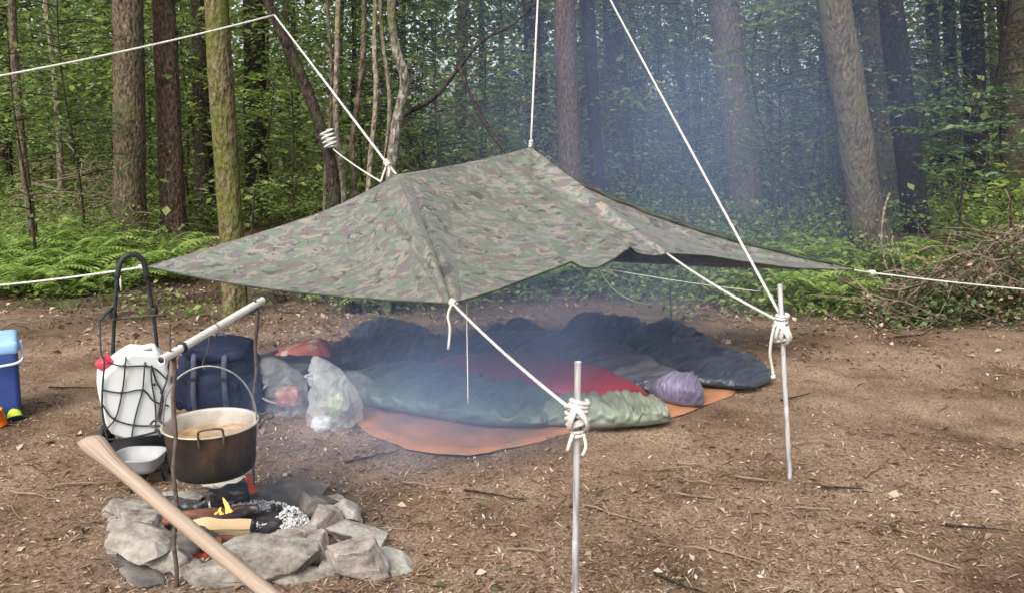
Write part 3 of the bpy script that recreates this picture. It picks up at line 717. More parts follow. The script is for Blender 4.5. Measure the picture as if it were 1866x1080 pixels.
tube('loose_end', smooth_path([kn, kn + Vector((0.012, -0.01, -0.03)), kn + Vector((0.008, -0.01, -0.075))], 8), 0.008, M['rope'], t, seg=7)
wr = at(599, 253, 6.82); q2 = curve(top, 0.385) + Vector((0, 0, 0.01))
t = rope('tie_rope', [sagline(at(607, 272, 6.74), q2, 0.01), sagline(q2, kn, 0.0)], 0.0055, 'thin pale rope from the coils on the leaning trunk to the ridge', mat=M['cord'])
put('trunk_coil', join_geo([coil(wr, (at(578, 215, 6.9) - at(606, 300, 6.9)), 0.052, 4.2, 0.033, 0.0095, wob=0.08, seed=41)]), M['rope'], t)
t = rope('corner_rope', [sagline(A, at(-150, 530, 5.65), 0.02)], 0.0062, 'pale rope from the left corner of the tarpaulin out of the picture')
tube('loose_end', [at(219, 502, 4.7), at(220, 520, 4.7), at(221, 530, 4.7)], 0.006, M['rope'], t, seg=6)
put('knot', join_geo([coil(A + Vector((-0.02, 0.005, -0.003)), (1, -0.3, 0), 0.009, 3, 0.011, 0.006, seed=51)]), M['rope'], t)
c2 = at(1590, 497, Cc.y + 0.1)
t = rope('corner_rope', [sagline(Cc, c2, 0.0), sagline(c2, at(2120, 545, 6.2), 0.02)], 0.0052, 'pale rope from the right tip of the tarpaulin to the right edge', mat=M['cord'])
put('knot', join_geo([coil(c2, (1, 0.2, 0), 0.012, 3, 0.014, 0.008, wob=0.2, seed=61)]), M['rope'], t)
e1 = at(1090, 487, 4.2)
rope('loose_cord', [smooth_path([e1, at(1105, 512, 4.25), at(1128, 535, 4.35), at(1160, 550, 4.6), at(1190, 555, 5.0)], 24)], 0.0032, 'loose thin cord drooping from the front edge near the gap', mat=M['cord'])
rope('thin_line', [sagline(e1, at(1388, 531, 4.9), 0.01)], 0.0024, 'thin taut line running right from the front edge of the tarpaulin', mat=M['cord'])
rope('thin_line', [sagline(at(850, 545, 3.45), at(853, 735, 3.45), 0.0)], 0.0026, 'thin cord hanging straight down in front of the green sleeping bag', mat=M['cord'])

# ------------------------------------------------------------------ groundsheet and bedding
M['orange_sheet'] = pm('orange_groundsheet', [(0.36, (0.2, 0.12, 0.075)), (0.5, (0.33, 0.15, 0.075)), (0.7, (0.4, 0.18, 0.09))], scale=4, nrough=0.65, rough=0.6, bump=0.2)
sheet = [G(600, 748), G(700, 805), G(850, 832), G(1045, 790), G(1190, 772), G(1338, 716), G(1290, 676), G(1100, 640), G(700, 655)]
ccx = sum((p for p in sheet), Vector()) / len(sheet)
ring = smooth_path(sheet + [sheet[0]], 180)[:-1]
ring = [p + Vector((mnoise.noise(p * 5), mnoise.noise(p * 5 + Vector((9, 0, 0))), 0)) * 0.03 + Vector((mnoise.noise(p * 16), mnoise.noise(p * 16 + Vector((9, 0, 0))), 0)) * 0.006 for p in ring]
sv, sf = [], []
NR = 26
for k in range(NR + 1):
    for p in ring:
        q = ccx.lerp(p, k / NR); q.z = 0.024 + 0.011 * mnoise.noise(q * 5) + 0.006 * mnoise.noise(q * 14)
        if k == NR: q.z = 0.008 + 0.012 * max(0, mnoise.noise(q * 6))
        sv.append(q)
nr = len(ring)
for k in range(NR):
    for i in range(nr): sf.append((k * nr + i, k * nr + (i + 1) % nr, (k + 1) * nr + (i + 1) % nr, (k + 1) * nr + i))
o = mesh_obj('groundsheet', sv, sf, M['orange_sheet'], None, origin=ccx)
tag(o, 'orange plastic groundsheet spread under the sleeping bags', 'groundsheet')

def soft_geo(cl, W, Hh, nu=110, nv=44, wr=0.02, seed=0.0, z0=0.03, lat=5.0, lon=1.6, flat=0.5, endk=0.10, baffle=0):
    """a soft quilted bag lying on the ground: centre line, half widths and heights along it, creased across"""
    path = smooth_path(cl, nu); n = len(path)
    V, F = [], []
    for i, c in enumerate(path):
        t = i / (n - 1)
        d = (path[min(i + 1, n - 1)] - path[max(i - 1, 0)]); d.z = 0; d.normalize()
        s = Vector((d.y, -d.x, 0))
        x = t * (len(W) - 1); k = min(int(x), len(W) - 2); fr = x - k; fr = fr * fr * (3 - 2 * fr)
        w = lerp(W[k], W[k + 1], fr); h = lerp(Hh[k], Hh[k + 1], fr)
        e = min(1, t / endk, (1 - t) / endk); e = math.sqrt(max(0.0, 1 - (1 - e) ** 2)); e = max(e, 0.03)
        w *= 0.35 + 0.65 * e; h *= e
        for j in range(nv):
            a = 2 * math.pi * j / nv
            ca, sa = math.cos(a), math.sin(a)
            px = math.copysign(abs(ca) ** 0.75, ca) * w
            pz = (math.copysign(abs(sa) ** 0.8, sa) * 0.5 + 0.5) * h if sa > 0 else (0.5 - 0.5 * min(1, abs(sa) * 1.6)) * h
            p = c + s * px + Vector((0, 0, z0 + pz))
            if sa > -0.2:
                f1 = mnoise.noise(Vector((t * lat * 2, px * lon * 2, seed)))
                f2 = 1 - abs(mnoise.noise(Vector((t * lat * 3.1 + px * 1.5, px * lon * 4, seed + 9)))) * 2
                f3 = 1 - abs(mnoise.noise(Vector((t * lat * 7 - px * 3, px * lon * 7, seed + 4)))) * 2
                k_ = (0.5 + 0.5 * sa)
                p.z += wr * (1.2 * f1 + 0.9 * f2 + 0.45 * f3 - 0.5) * k_ * e
                if baffle: p.z -= 0.016 * k_ * e * math.exp(-((((t * baffle + 0.15 * mnoise.noise(Vector((px * 3, seed, 0)))) % 1) - 0.5) / 0.1) ** 2)
                p += s * (math.copysign(1, ca) * wr * 1.2 * mnoise.noise(Vector((t * lat * 3, j * 0.2, seed + 2))) * abs(ca))
                p.z = max(p.z, z0)
            V.append(p)
    for i in range(n - 1):
        for j in range(nv):
            j2 = (j + 1) % nv
            F.append((i * nv + j, (i + 1) * nv + j, (i + 1) * nv + j2, i * nv + j2))
    F.append(tuple(range(nv))); F.append(tuple(range(n * nv - 1, (n - 1) * nv - 1, -1)))
    return V, F
def fabric(name, c1, c2, rough=0.55, scale=6, sheen=0.05): return pm(name, [(0.35, c1), (0.65, c2)], scale=scale, rough=rough, bump=0.35, bscale=22, bdist=0.012, sheen=sheen)
M['green_nylon'] = fabric('green_nylon', (0.06, 0.085, 0.065), (0.115, 0.15, 0.11), 0.42)
M['pale_green'] = fabric('pale_green_nylon', (0.13, 0.155, 0.115), (0.22, 0.245, 0.185), 0.42)
M['slate'] = fabric('slate_nylon', (0.055, 0.055, 0.067), (0.1, 0.098, 0.116), 0.4)
M['purple'] = fabric('purple_nylon', (0.10, 0.085, 0.14), (0.17, 0.15, 0.22), 0.5)
M['navy'] = fabric('navy_nylon', (0.014, 0.018, 0.03), (0.034, 0.043, 0.062), 0.42)
M['black_fab'] = fabric('black_fabric', (0.012, 0.013, 0.018), (0.03, 0.032, 0.042), 0.5)
M['red_fab'] = fabric('red_fabric', (0.2, 0.016, 0.026), (0.29, 0.026, 0.042), 0.6)

def bag(name, geo, mat, label, cat, base, subs=()):
    t = thing(name, base, label, cat)
    for nm, g, m_ in [('shell', geo, mat)] + list(subs): put(nm, g, m_, t)
    return t
b0 = G(640, 715)
zipp = smooth_path([G(760, 712, 0.16), G(860, 725, 0.17), G(960, 742, 0.16), G(1060, 752, 0.13)], 30)
bag('sleeping_bag', soft_geo([G(640, 705), G(760, 728), G(890, 754), G(1030, 768)], [0.29, 0.35, 0.31, 0.2], [0.09, 0.12, 0.12, 0.09], wr=0.027, seed=1, lat=6, nu=180, baffle=7), M['green_nylon'],
    'green sleeping bag along the front of the groundsheet', 'sleeping bag', b0,
    [('foot_cover', soft_geo([G(985, 768), G(1080, 772), G(1150, 770), G(1215, 768)], [0.17, 0.185, 0.175, 0.12], [0.08, 0.10, 0.10, 0.07], wr=0.026, seed=3, lat=5, z0=0.034), M['pale_green'])])
bag('red_blanket', soft_geo([G(790, 684), G(920, 706), G(1050, 728), G(1175, 746)], [0.18, 0.3, 0.28, 0.14], [0.09, 0.15, 0.14, 0.06], wr=0.006, seed=5, lat=4), M['red_fab'],
    'crimson red blanket showing between the green and slate sleeping bags', 'blanket', G(980, 705))
bag('sleeping_bag', soft_geo([G(850, 644), G(980, 660), G(1090, 682), G(1185, 714), G(1230, 730)], [0.28, 0.36, 0.31, 0.19, 0.14], [0.09, 0.13, 0.13, 0.10, 0.09], wr=0.026, seed=7, lat=7, nu=180, baffle=15), M['slate'],
    'slate coloured sleeping bag with a gathered purple end in the middle', 'sleeping bag', G(980, 672),
    [('gathered_end', soft_geo([G(1195, 726), G(1225, 733), G(1252, 738), G(1282, 741)], [0.10, 0.125, 0.13, 0.10], [0.11, 0.14, 0.145, 0.115], wr=0.016, seed=8, lat=9, nu=60, endk=0.3), M['purple'])])
bag('sleeping_bag', soft_geo([G(1110, 650), G(1200, 664), G(1300, 688), G(1390, 708)], [0.26, 0.36, 0.36, 0.2], [0.09, 0.13, 0.09, 0.05], wr=0.026, seed=12, lat=7, nu=160, baffle=12), M['navy'],
    'dark navy sleeping bag with its end spread out near the right pole', 'sleeping bag', G(1250, 680))
bag('jacket', soft_geo([G(1010, 645), G(1080, 640), G(1150, 648), G(1190, 655)], [0.2, 0.3, 0.26, 0.14], [0.09, 0.22, 0.19, 0.07], wr=0.04, seed=15, lat=3, endk=0.45), M['navy'],
    'dark crumpled jacket heaped behind the slate sleeping bag', 'jacket', G(1100, 645))
bag('jacket', soft_geo([G(1180, 657), G(1215, 650), G(1255, 655), G(1290, 664)], [0.12, 0.22, 0.2, 0.1], [0.08, 0.22, 0.15, 0.05], wr=0.038, seed=17, lat=3, endk=0.45), M['black_fab'],
    'small dark heap of clothing on top of the navy sleeping bag', 'clothing', G(1220, 655))
bag('sleeping_bag', soft_geo([G(590, 662), G(700, 662), G(800, 660), G(890, 645)], [0.28, 0.36, 0.34, 0.22], [0.08, 0.11, 0.11, 0.08], wr=0.03, seed=19, lat=6), M['black_fab'],
    'blackish blue sleeping bag lying behind the green one', 'sleeping bag', G(720, 662))
bag('kit_bag', soft_geo([G(885, 634), G(940, 630), G(1000, 634)], [0.18, 0.26, 0.18], [0.08, 0.12, 0.08], wr=0.03, seed=21, lat=3, endk=0.45), M['black_fab'],
    'dark kit bag at the back of the shelter left of the crumpled jacket', 'bag', G(950, 628))
bag('kit_bag', soft_geo([G(640, 626), G(700, 622), G(780, 626)], [0.2, 0.3, 0.2], [0.07, 0.10, 0.07], wr=0.03, seed=23, lat=3, endk=0.45), M['navy'],
    'dark kit bag under the left half of the tarpaulin at the back', 'bag', G(700, 615))
sp_ = G(1220, 622)
o = tube('stick', [sp_ + Vector((0, 0, -0.05)), sp_ + Vector((0.005, 0, 0.2)), sp_ + Vector((-0.01, 0.01, 0.42))], 0.007, M['twig'], None, seg=6)
tag(o, 'thin upright stick behind the navy sleeping bag', 'stick')

# ------------------------------------------------------------------ fire pit
M['stone'] = pm('grey_stone', [(0.33, (0.06, 0.052, 0.043)), (0.47, (0.19, 0.17, 0.145)), (0.6, (0.29, 0.265, 0.23)), (0.72, (0.42, 0.39, 0.345))], scale=11, nrough=0.72, detail=12, rough=0.9, bump=0.8, bscale=30, bdist=0.012, spec=0.2)
M['stone_pink'] = pm('pinkish_stone', [(0.33, (0.09, 0.072, 0.062)), (0.5, (0.25, 0.21, 0.185)), (0.72, (0.42, 0.375, 0.34))], scale=11, nrough=0.72, detail=12, rough=0.9, bump=0.7, bscale=30, bdist=0.012, spec=0.2)
M['stone_pale'] = pm('pale_stone', [(0.33, (0.14, 0.125, 0.105)), (0.5, (0.3, 0.28, 0.245)), (0.7, (0.44, 0.415, 0.37))], scale=12, nrough=0.72, detail=12, rough=0.9, bump=0.6, bscale=36, bdist=0.01, spec=0.2)
M['stone_dark'] = pm('sooty_stone', [(0.3, (0.045, 0.04, 0.038)), (0.6, (0.13, 0.115, 0.105)), (0.75, (0.26, 0.23, 0.21))], scale=8, rough=0.9, bump=0.7, bscale=28, bdist=0.012, spec=0.2)
def sooted(m, r0, r1, col):
    nt = m.node_tree; n, l = nt.nodes, nt.links; b = n['Principled BSDF']
    src = b.inputs['Base Color'].links[0].from_socket
    tc = n.new('ShaderNodeTexCoord'); mp = n.new('ShaderNodeMapping'); mp.inputs['Scale'].default_value = (1, 1, 0.6); l.new(tc.outputs['Object'], mp.inputs['Vector'])
    ln = n.new('ShaderNodeVectorMath'); ln.operation = 'LENGTH'; l.new(mp.outputs[0], ln.inputs[0])
    nz = n.new('ShaderNodeTexNoise'); nz.inputs['Scale'].default_value = 13; nz.inputs['Detail'].default_value = 9; nz.inputs['Roughness'].default_value = 0.7; l.new(tc.outputs['Object'], nz.inputs['Vector'])
    ma = n.new('ShaderNodeMath'); ma.operation = 'MULTIPLY_ADD'; ma.inputs[1].default_value = 0.34; l.new(nz.outputs['Fac'], ma.inputs[0]); l.new(ln.outputs['Value'], ma.inputs[2])
    mr = n.new('ShaderNodeMapRange'); mr.inputs['From Min'].default_value = r0 + 0.17; mr.inputs['From Max'].default_value = r1 + 0.17; l.new(ma.outputs[0], mr.inputs['Value'])
    mx = n.new('ShaderNodeMixRGB'); l.new(mr.outputs[0], mx.inputs[0]); mx.inputs[1].default_value = (*col, 1); l.new(src, mx.inputs[2]); l.new(mx.outputs[0], b.inputs['Base Color'])
for k_ in ('stone', 'stone_pink', 'stone_pale', 'stone_dark'): sooted(M[k_], 0.10, 0.29, (0.035, 0.031, 0.029))
def stone_geo(c, size, yaw, tilt, seed):
    rr = random.Random(seed)
    bm = bmesh.new(); bmesh.ops.create_icosphere(bm, subdivisions=4, radius=1.0)
    planes = []
    for k in range(17):
        a = rr.uniform(0, 6.28); z = rr.uniform(-0.9, 0.9)
        q = math.sqrt(1 - z * z)
        planes.append((Vector((math.cos(a) * q, math.sin(a) * q, z)), rr.uniform(0.52, 0.85)))
    planes += [(Vector((rr.uniform(-.12, .12), rr.uniform(-.12, .12), 1)).normalized(), 0.5), (Vector((0, 0, -1)), 0.55)]
    mt = Matrix.Rotation(yaw, 3, 'Z') @ Matrix.Rotation(tilt[0], 3, 'X') @ Matrix.Rotation(tilt[1], 3, 'Y')
    V = []
    for v in bm.verts:
        p = v.co.copy()
        for _ in (0, 1):
            for nrm, dd in planes:
                s = p.dot(nrm) - dd
                if s > 0: p -= nrm * s
        p *= 1 + 0.06 * mnoise.noise(p * 3 + Vector((seed, 0, 0))) + 0.03 * mnoise.noise(p * 9 + Vector((seed, 3, 0)))
        lay = math.floor((p.z + 0.12 * mnoise.noise(p * 2)) * 6) * 1.7 + seed                 # bedding layers stand out unevenly
        k_ = 1 + 0.06 * mnoise.noise(Vector((lay, p.x * 1.5, p.y * 1.5))); p.x *= k_; p.y *= k_
        p = Vector((p.x * size[0] / 1.45, p.y * size[1] / 1.45, p.z * size[2] / 1.05))
        V.append(mt @ p + Vector(c))
    F = [tuple(x.index for x in f.verts) for f in bm.faces]
    bm.free()
    zmin = min(p.z for p in V)
    return V, F, zmin
pit = thing('fire_pit', G(450, 965), 'ring of rough grey stones round the smoking campfire', 'fire pit')
# px, py of the middle of each stone, width and height in the picture, thickness, yaw, tilt, level, stone colour
ST = [(243, 926, 92, 40, .06, .1, (.1, .05), 0, 'stone'), (250, 965, 105, 62, .07, -.3, (.15, -.1), .0, 'stone'), (268, 986, 100, 60, .06, .2, (.2, .1), .05, 'stone'),
      (296, 1016, 80, 46, .06, -.2, (.2, -.1), .0, 'stone'), (392, 1044, 100, 42, .07, .15, (.1, .1), 0, 'stone'), (270, 1046, 100, 26, .03, -.55, (.05, .1), 0, 'stone_dark'), (325, 990, 70, 40, .05, .0, (0, .05), .03, 'stone_dark'),
      (492, 1018, 136, 74, .11, .05, (.15, .03), 0, 'stone'), (578, 994, 56, 56, .09, .3, (.1, 0), .01, 'stone_pink'), (650, 1012, 112, 72, .11, -.25, (.1, -.05), 0, 'stone_pink'),
      (716, 1018, 66, 56, .03, .6, (.15, .1), 0, 'stone_pale'), (555, 1044, 104, 34, .03, .25, (.1, .1), 0, 'stone'), (648, 966, 98, 34, .045, -.2, (.05, .1), .0, 'stone_pale'),
      (594, 948, 56, 46, .09, .5, (.1, .3), 0, 'stone_pink'), (636, 934, 44, 48, .06, 1.0, (.3, .3), 0, 'stone_pale'), (580, 922, 78, 40, .06, .7, (.1, .5), .02, 'stone_dark'),
      (532, 898, 104, 48, .09, .2, (.25, -.1), 0, 'stone_dark'), (612, 910, 36, 28, .05, .4, (0, 0), 0, 'stone'), (474, 908, 44, 32, .06, .3, (0, 0), 0, 'stone'), (330, 906, 66, 26, .04, -.1, (.1, 0), 0, 'stone'),
      (482, 944, 56, 42, .06, .1, (0, .1), 0, 'stone'), (418, 872, 78, 26, .05, .1, (.1, 0), 0, 'stone_pale'), (290, 935, 60, 26, .05, .4, (.1, 0), 0, 'stone_dark'), (432, 1000, 60, 40, .05, .9, (.1, 0), 0, 'stone_dark'), (345, 1030, 46, 26, .04, .3, (.1, .1), 0, 'stone'), (222, 985, 40, 24, .04, .5, (.1, .1), 0, 'stone'), (605, 1030, 44, 24, .04, 1.2, (.1, .1), 0, 'stone'), (680, 985, 50, 26, .04, .1, (.1, .1), 0, 'stone_pale'), (560, 968, 40, 26, .05, .8, (.1, .1), .03, 'stone_pink'), (520, 985, 70, 30, .04, .2, (.1, .1), .07, 'stone_pink'), (262, 942, 70, 22, .03, .1, (.05, .1), .05, 'stone'), (240, 1012, 50, 26, .04, .6, (.1, .1), 0, 'stone_dark')]
for i, (px, py, w, h, th, yaw, tl, lv, mt) in enumerate(ST):
    th = th * 1.15 if th > 0.04 else th * 1.15
    c = G(px, py, lv + th * 0.5)
    zc = c.y * CP + (CAM_H - c.z) * SP
    sw = w / FPX * zc; sd = max(0.10, (h / FPX * zc - th * 0.62) / 0.42)
    V, F, zm = stone_geo(c, (sw * 1.06, min(sd, sw * 1.3), th * 1.05), yaw, tl, i + 3)
    dz = (lv - 0.018) - zm
    o = mesh_obj('stone', [p + Vector((0, 0, dz)) for p in V], F, M[mt], pit)
    o.data.set_sharp_from_angle(angle=R(24))
M['ash'] = leafm('white_ash', [(0.0, (0.3, 0.29, 0.28)), (0.3, (0.48, 0.47, 0.46)), (1.0, (0.72, 0.72, 0.71))], transl=0, rough=0.95, spec=0.1)
M['char'] = pm('charred_wood', [(0.35, (0.01, 0.01, 0.011)), (0.55, (0.035, 0.033, 0.035)), (0.72, (0.22, 0.21, 0.21))], scale=16, rough=0.9, bump=0.9, bscale=24, bdist=0.015, stretch=(1, 3, 3))
M['split_wood'] = pm('split_wood', [(0.3, (0.25, 0.17, 0.09)), (0.7, (0.5, 0.38, 0.22))], scale=10, rough=0.8, bump=0.5, stretch=(0.3, 3, 3))
M['ember'] = pm('glowing_ember', [(0.4, (0.05, 0.02, 0.015)), (0.6, (0.3, 0.06, 0.03))], scale=20, rough=0.9, bump=0.6, emis=((1.0, 0.12, 0.05), 0.09))
M['red_char'] = pm('burning_wood', [(0.35, (0.03, 0.018, 0.015)), (0.6, (0.17, 0.06, 0.035)), (0.75, (0.28, 0.12, 0.08))], scale=18, rough=0.9, bump=0.7, stretch=(0.5, 2, 2))
M['flame'] = pm('flame', [(0.4, (1.0, 0.55, 0.12)), (0.6, (1.0, 0.75, 0.3))], scale=12, rough=1, bump=0, emis=((1.0, 0.48, 0.12), 0.55), alpha=0.62)
def chunks(name, c, rad, n, size, mat, seed, hgt=0.05, parent=None):
    """a heap of small angular pieces"""
    rr = random.Random(seed); parts = []
    for i in range(n):
        a = rr.uniform(0, 6.28); r = rad * math.sqrt(rr.random()); s = size * rr.uniform(0.4, 1.2)
        p = Vector(c) + Vector((r * math.cos(a), r * 0.8 * math.sin(a), hgt * (1 - (r / rad) ** 2) * rr.random() + s * 0.25))
        mt = Matrix.Rotation(rr.uniform(0, 6), 3, 'X') @ Matrix.Rotation(rr.uniform(0, 6), 3, 'Z')
        V = [mt @ Vector(q) * s + p for q in ((.5, .1, 0), (-.5, 0, .1), (0, .45, -.1), (.1, -.4, 0), (0, .05, .42), (-.05, 0, -.35))]
        parts.append((V, [(0, 2, 4), (2, 1, 4), (1, 3, 4), (3, 0, 4), (2, 0, 5), (1, 2, 5), (3, 1, 5), (0, 3, 5)]))
    V, F = join_geo(parts)
    return mesh_obj(name, V, F, mat, parent, smooth=False, origin=None if parent else Vector(c))
o = chunks('ash_bed', G(440, 962), 0.34, 900, 0.03, M['ash'], 1, 0.02); tag(o, 'grey ash and charcoal filling the fire pit', 'ash', kind='stuff')
o = chunks('ash_heap', G(532, 962, 0.02), 0.08, 1500, 0.0125, M['ash'], 2, 0.085); tag(o, 'heap of white ash at the right of the campfire', 'ash', kind='stuff')
o = chunks('charcoal', G(505, 945, 0.02), 0.035, 60, 0.03, M['char'], 4, 0.06); tag(o, 'black charcoal lumps left of the white ash heap', 'charcoal', kind='stuff')
def log(p0, p1, r, mat, endmat, label, seed, split=False):
    d = (p1 - p0); n = 14
    t = thing('firewood', (p0 + p1) / 2 - Vector((0, 0, r)), label, 'firewood')
    path = [p0.lerp(p1, k / n) for k in range(n + 1)]
    V, F = tube_geo(path, [r * (1 + 0.08 * math.sin(k + seed)) for k in range(n + 1)], 9 if not split else 5, amp=0.22, nf=14, seed=seed, caps=False)
    mesh_obj('bark', V, F, mat, t, smooth=not split)
    ax = d.normalized()
    for e, s in ((p0, -1), (p1, 1)):
        put('cut_end', tube_geo([e - ax * s * 0.004, e + ax * s * 0.003], [r * 1.02, r * 0.9], 9 if not split else 5), endmat, t, smooth=False)
    return t
log(G(384, 912, .07), G(452, 893, .09), 0.045, M['char'], M['red_char'], 'thick charred log under the right side of the pot', 1)
log(G(300, 945, .07), G(460, 932, .08), 0.030, M['red_char'], M['char'], 'reddish burning log just behind the flame', 2)
log(G(330, 962, .08), G(462, 960, .08), 0.036, M['split_wood'], M['char'], 'pale split log with a blackened end in the fire', 3, True)
log(G(372, 925, .06), G(300, 912, .05), 0.024, M['char'], M['char'], 'thin charred stick at the back left of the fire', 4)
log(G(330, 985, .05), G(450, 990, .05), 0.026, M['red_char'], M['char'], 'charred log at the front of the fire below the pale split log', 5)
log(G(395, 948, .09), G(470, 925, .10), 0.017, M['char'], M['char'], 'thin blackened stick leaning over the flame from the right', 6)
log(G(330, 940, .05), G(395, 985, .11), 0.019, M['char'], M['red_char'], 'blackened stick slanting over the pale split log', 7)
log(G(470, 975, .04), G(540, 930, .07), 0.02, M['char'], M['char'], 'charred stick half buried in the white ash', 8)
o = chunks('ash_dust', G(455, 935, 0.035), 0.16, 1600, 0.010, M['ash'], 14, 0.03); tag(o, 'pale ash lying over the logs behind the flame', 'ash', kind='stuff')
o = chunks('embers', G(365, 1003, 0.01), 0.075, 150, 0.026, M['ember'], 7, 0.03); tag(o, 'red embers glowing between the front stones', 'embers', kind='stuff')
o = chunks('embers', G(450, 985, 0.01), 0.05, 60, 0.022, M['ember'], 8, 0.03); tag(o, 'red embers glowing under the end of the split log', 'embers', kind='stuff')
o = chunks('embers', G(452, 897, 0.07), 0.032, 60, 0.026, M['ember'], 9, 0.07); tag(o, 'orange embers on the end of the thick charred log', 'embers', kind='stuff')
f0 = G(412, 942, 0.075)
fl = thing('flame', f0, 'small yellow flame flickering between the logs', 'flame')
for k, (dx, hh, rr_) in enumerate(((0, 0.082, 0.0088), (0.016, 0.055, 0.0065), (-0.014, 0.042, 0.006), (0.05, 0.03, 0.005), (-0.04, 0.026, 0.005))):
    p = [f0 + Vector((dx + 0.009 * math.sin(t * 4 + k), 0, hh * t)) for t in np.linspace(0, 1, 9)]
    tube('tongue', p, [rr_ * math.sin(math.pi * (0.18 + 0.8 * t)) ** 0.8 + 0.0006 for t in np.linspace(0, 1, 9)], M['flame'], fl, seg=8)

# ------------------------------------------------------------------ pot, its stand and the bar
M['soot_pot'] = pm('sooty_pot', [(0.36, (0.01, 0.008, 0.007)), (0.52, (0.035, 0.022, 0.016)), (0.68, (0.11, 0.065, 0.038))], scale=6, nrough=0.65, rough=0.5, bump=0.2, bscale=30, stretch=(1, 1, 0.4), spec=0.4)
def soot():
    m = M['soot_pot']; nt = m.node_tree; n, l = nt.nodes, nt.links; b = n['Principled BSDF']
    src = b.inputs['Base Color'].links[0].from_socket
    tc = n.new('ShaderNodeTexCoord'); sx = n.new('ShaderNodeSeparateXYZ'); l.new(tc.outputs['Object'], sx.inputs[0])
    nz = n.new('ShaderNodeTexNoise'); nz.inputs['Scale'].default_value = 14; nz.inputs['Detail'].default_value = 8; l.new(tc.outputs['Object'], nz.inputs['Vector'])
    ma = n.new('ShaderNodeMath'); ma.operation = 'MULTIPLY_ADD'; ma.inputs[1].default_value = 0.12; l.new(nz.outputs['Fac'], ma.inputs[0]); l.new(sx.outputs['Z'], ma.inputs[2])
    mr = n.new('ShaderNodeMapRange'); mr.inputs['From Min'].default_value = 0.10; mr.inputs['From Max'].default_value = 0.21; l.new(ma.outputs[0], mr.inputs['Value'])
    mx = n.new('ShaderNodeMixRGB'); l.new(mr.outputs[0], mx.inputs[0]); mx.inputs[1].default_value = (0.009, 0.008, 0.0075, 1); l.new(src, mx.inputs[2]); l.new(mx.outputs[0], b.inputs['Base Color'])
    nz2 = n.new('ShaderNodeTexNoise'); nz2.inputs['Scale'].default_value = 30; l.new(tc.outputs['Object'], nz2.inputs['Vector'])
    r2 = n.new('ShaderNodeMapRange'); r2.inputs['To Min'].default_value = 0.35; r2.inputs['To Max'].default_value = 0.8; l.new(nz2.outputs['Fac'], r2.inputs['Value']); l.new(r2.outputs[0], b.inputs['Roughness'])
soot()
M['pot_inside'] = pm('worn_aluminium', [(0.3, (0.32, 0.28, 0.23)), (0.7, (0.55, 0.5, 0.43))], scale=14, rough=0.4, bump=0.1, metal=0.3)
M['soup'] = pm('pale_broth', [(0.3, (0.22, 0.13, 0.06)), (0.55, (0.34, 0.225, 0.115)), (0.75, (0.46, 0.34, 0.2))], scale=22, rough=0.25, bump=0.25, bscale=40)
M['wire'] = pm('rusty_wire', [(0.3, (0.05, 0.035, 0.028)), (0.7, (0.13, 0.1, 0.085))], scale=40, rough=0.6, bump=0.2, metal=0.3)
M['steel_wire'] = pm('steel_wire', [(0.3, (0.2, 0.2, 0.2)), (0.7, (0.36, 0.36, 0.36))], scale=40, rough=0.45, bump=0, metal=0.6)
M['white_pole'] = pm('white_painted_pole', [(0.3, (0.5, 0.485, 0.43)), (0.7, (0.66, 0.65, 0.6))], scale=9, rough=0.55, bump=0.15)
M['black'] = pm('black_rubber', [(0.3, (0.008, 0.008, 0.009)), (0.7, (0.025, 0.025, 0.027))], scale=20, rough=0.6, bump=0.2)
PC = at(384, 770, 2.96); PR = 0.171; PZ = PC.z                           # middle of the rim
pot = thing('cooking_pot', Vector((PC.x, PC.y, PZ - 0.19)), 'big soot stained cooking pot of broth hanging over the fire', 'pot')
prof = [(0.0, -0.190), (0.115, -0.190), (0.140, -0.185), (0.151, -0.172), (0.155, -0.15), (PR * 0.975, -0.01), (PR, -0.003)]
put('body', lathe_geo(PC, prof, 64), M['soot_pot'], pot)
put('rim', lathe_geo(PC, [(PR, -0.003), (PR + 0.006, 0.0), (PR + 0.005, 0.004), (PR - 0.002, 0.004), (PR - 0.005, -0.004)], 64), M['pot_inside'], pot)
put('inner_wall', lathe_geo(PC, [(PR - 0.005, -0.004), (PR * 0.95, -0.02), (PR * 0.92, -0.07), (0.14, -0.16), (0, -0.165)], 64), M['pot_inside'], pot)
V, F = lathe_geo(PC, [(PR * 0.93, -0.056), (PR * 0.6, -0.057), (PR * 0.3, -0.056), (0.0005, -0.056)], 64)
V = [p + Vector((0, 0, 0.0025 * mnoise.noise(p * 40))) for p in V]
mesh_obj('broth', V, F, M['soup'], pot)
def handle(c, ang, w, h, r, mat, lift=1.0, out=0.02):
    d = Vector((math.cos(ang), math.sin(ang), 0)); s = Vector((-d.y, d.x, 0))
    b = Vector(c) + d * (PR + 0.002)
    return smooth_path([b - s * w + Vector((0, 0, -0.03)), b - s * w + d * out * .4 + Vector((0, 0, h * .5 * lift)), b - s * w * .75 + d * out + Vector((0, 0, h * lift)), b + s * w * .75 + d * out + Vector((0, 0, h * lift)), b + s * w + d * out * .4 + Vector((0, 0, h * .5 * lift)), b + s * w + Vector((0, 0, -0.03))], 40)
tube('side_handle', handle(PC, R(-70), 0.042, 0.036, 0.004, M['wire'], out=0.012), 0.0042, M['wire'], pot, seg=7)
tube('side_handle', handle(PC, R(20), 0.035, 0.004, 0.004, M['wire'], out=0.05), 0.0042, M['wire'], pot, seg=7)
tube('side_handle', handle(PC, R(190), 0.035, 0.012, 0.004, M['wire'], out=0.035), 0.0042, M['wire'], pot, seg=7)
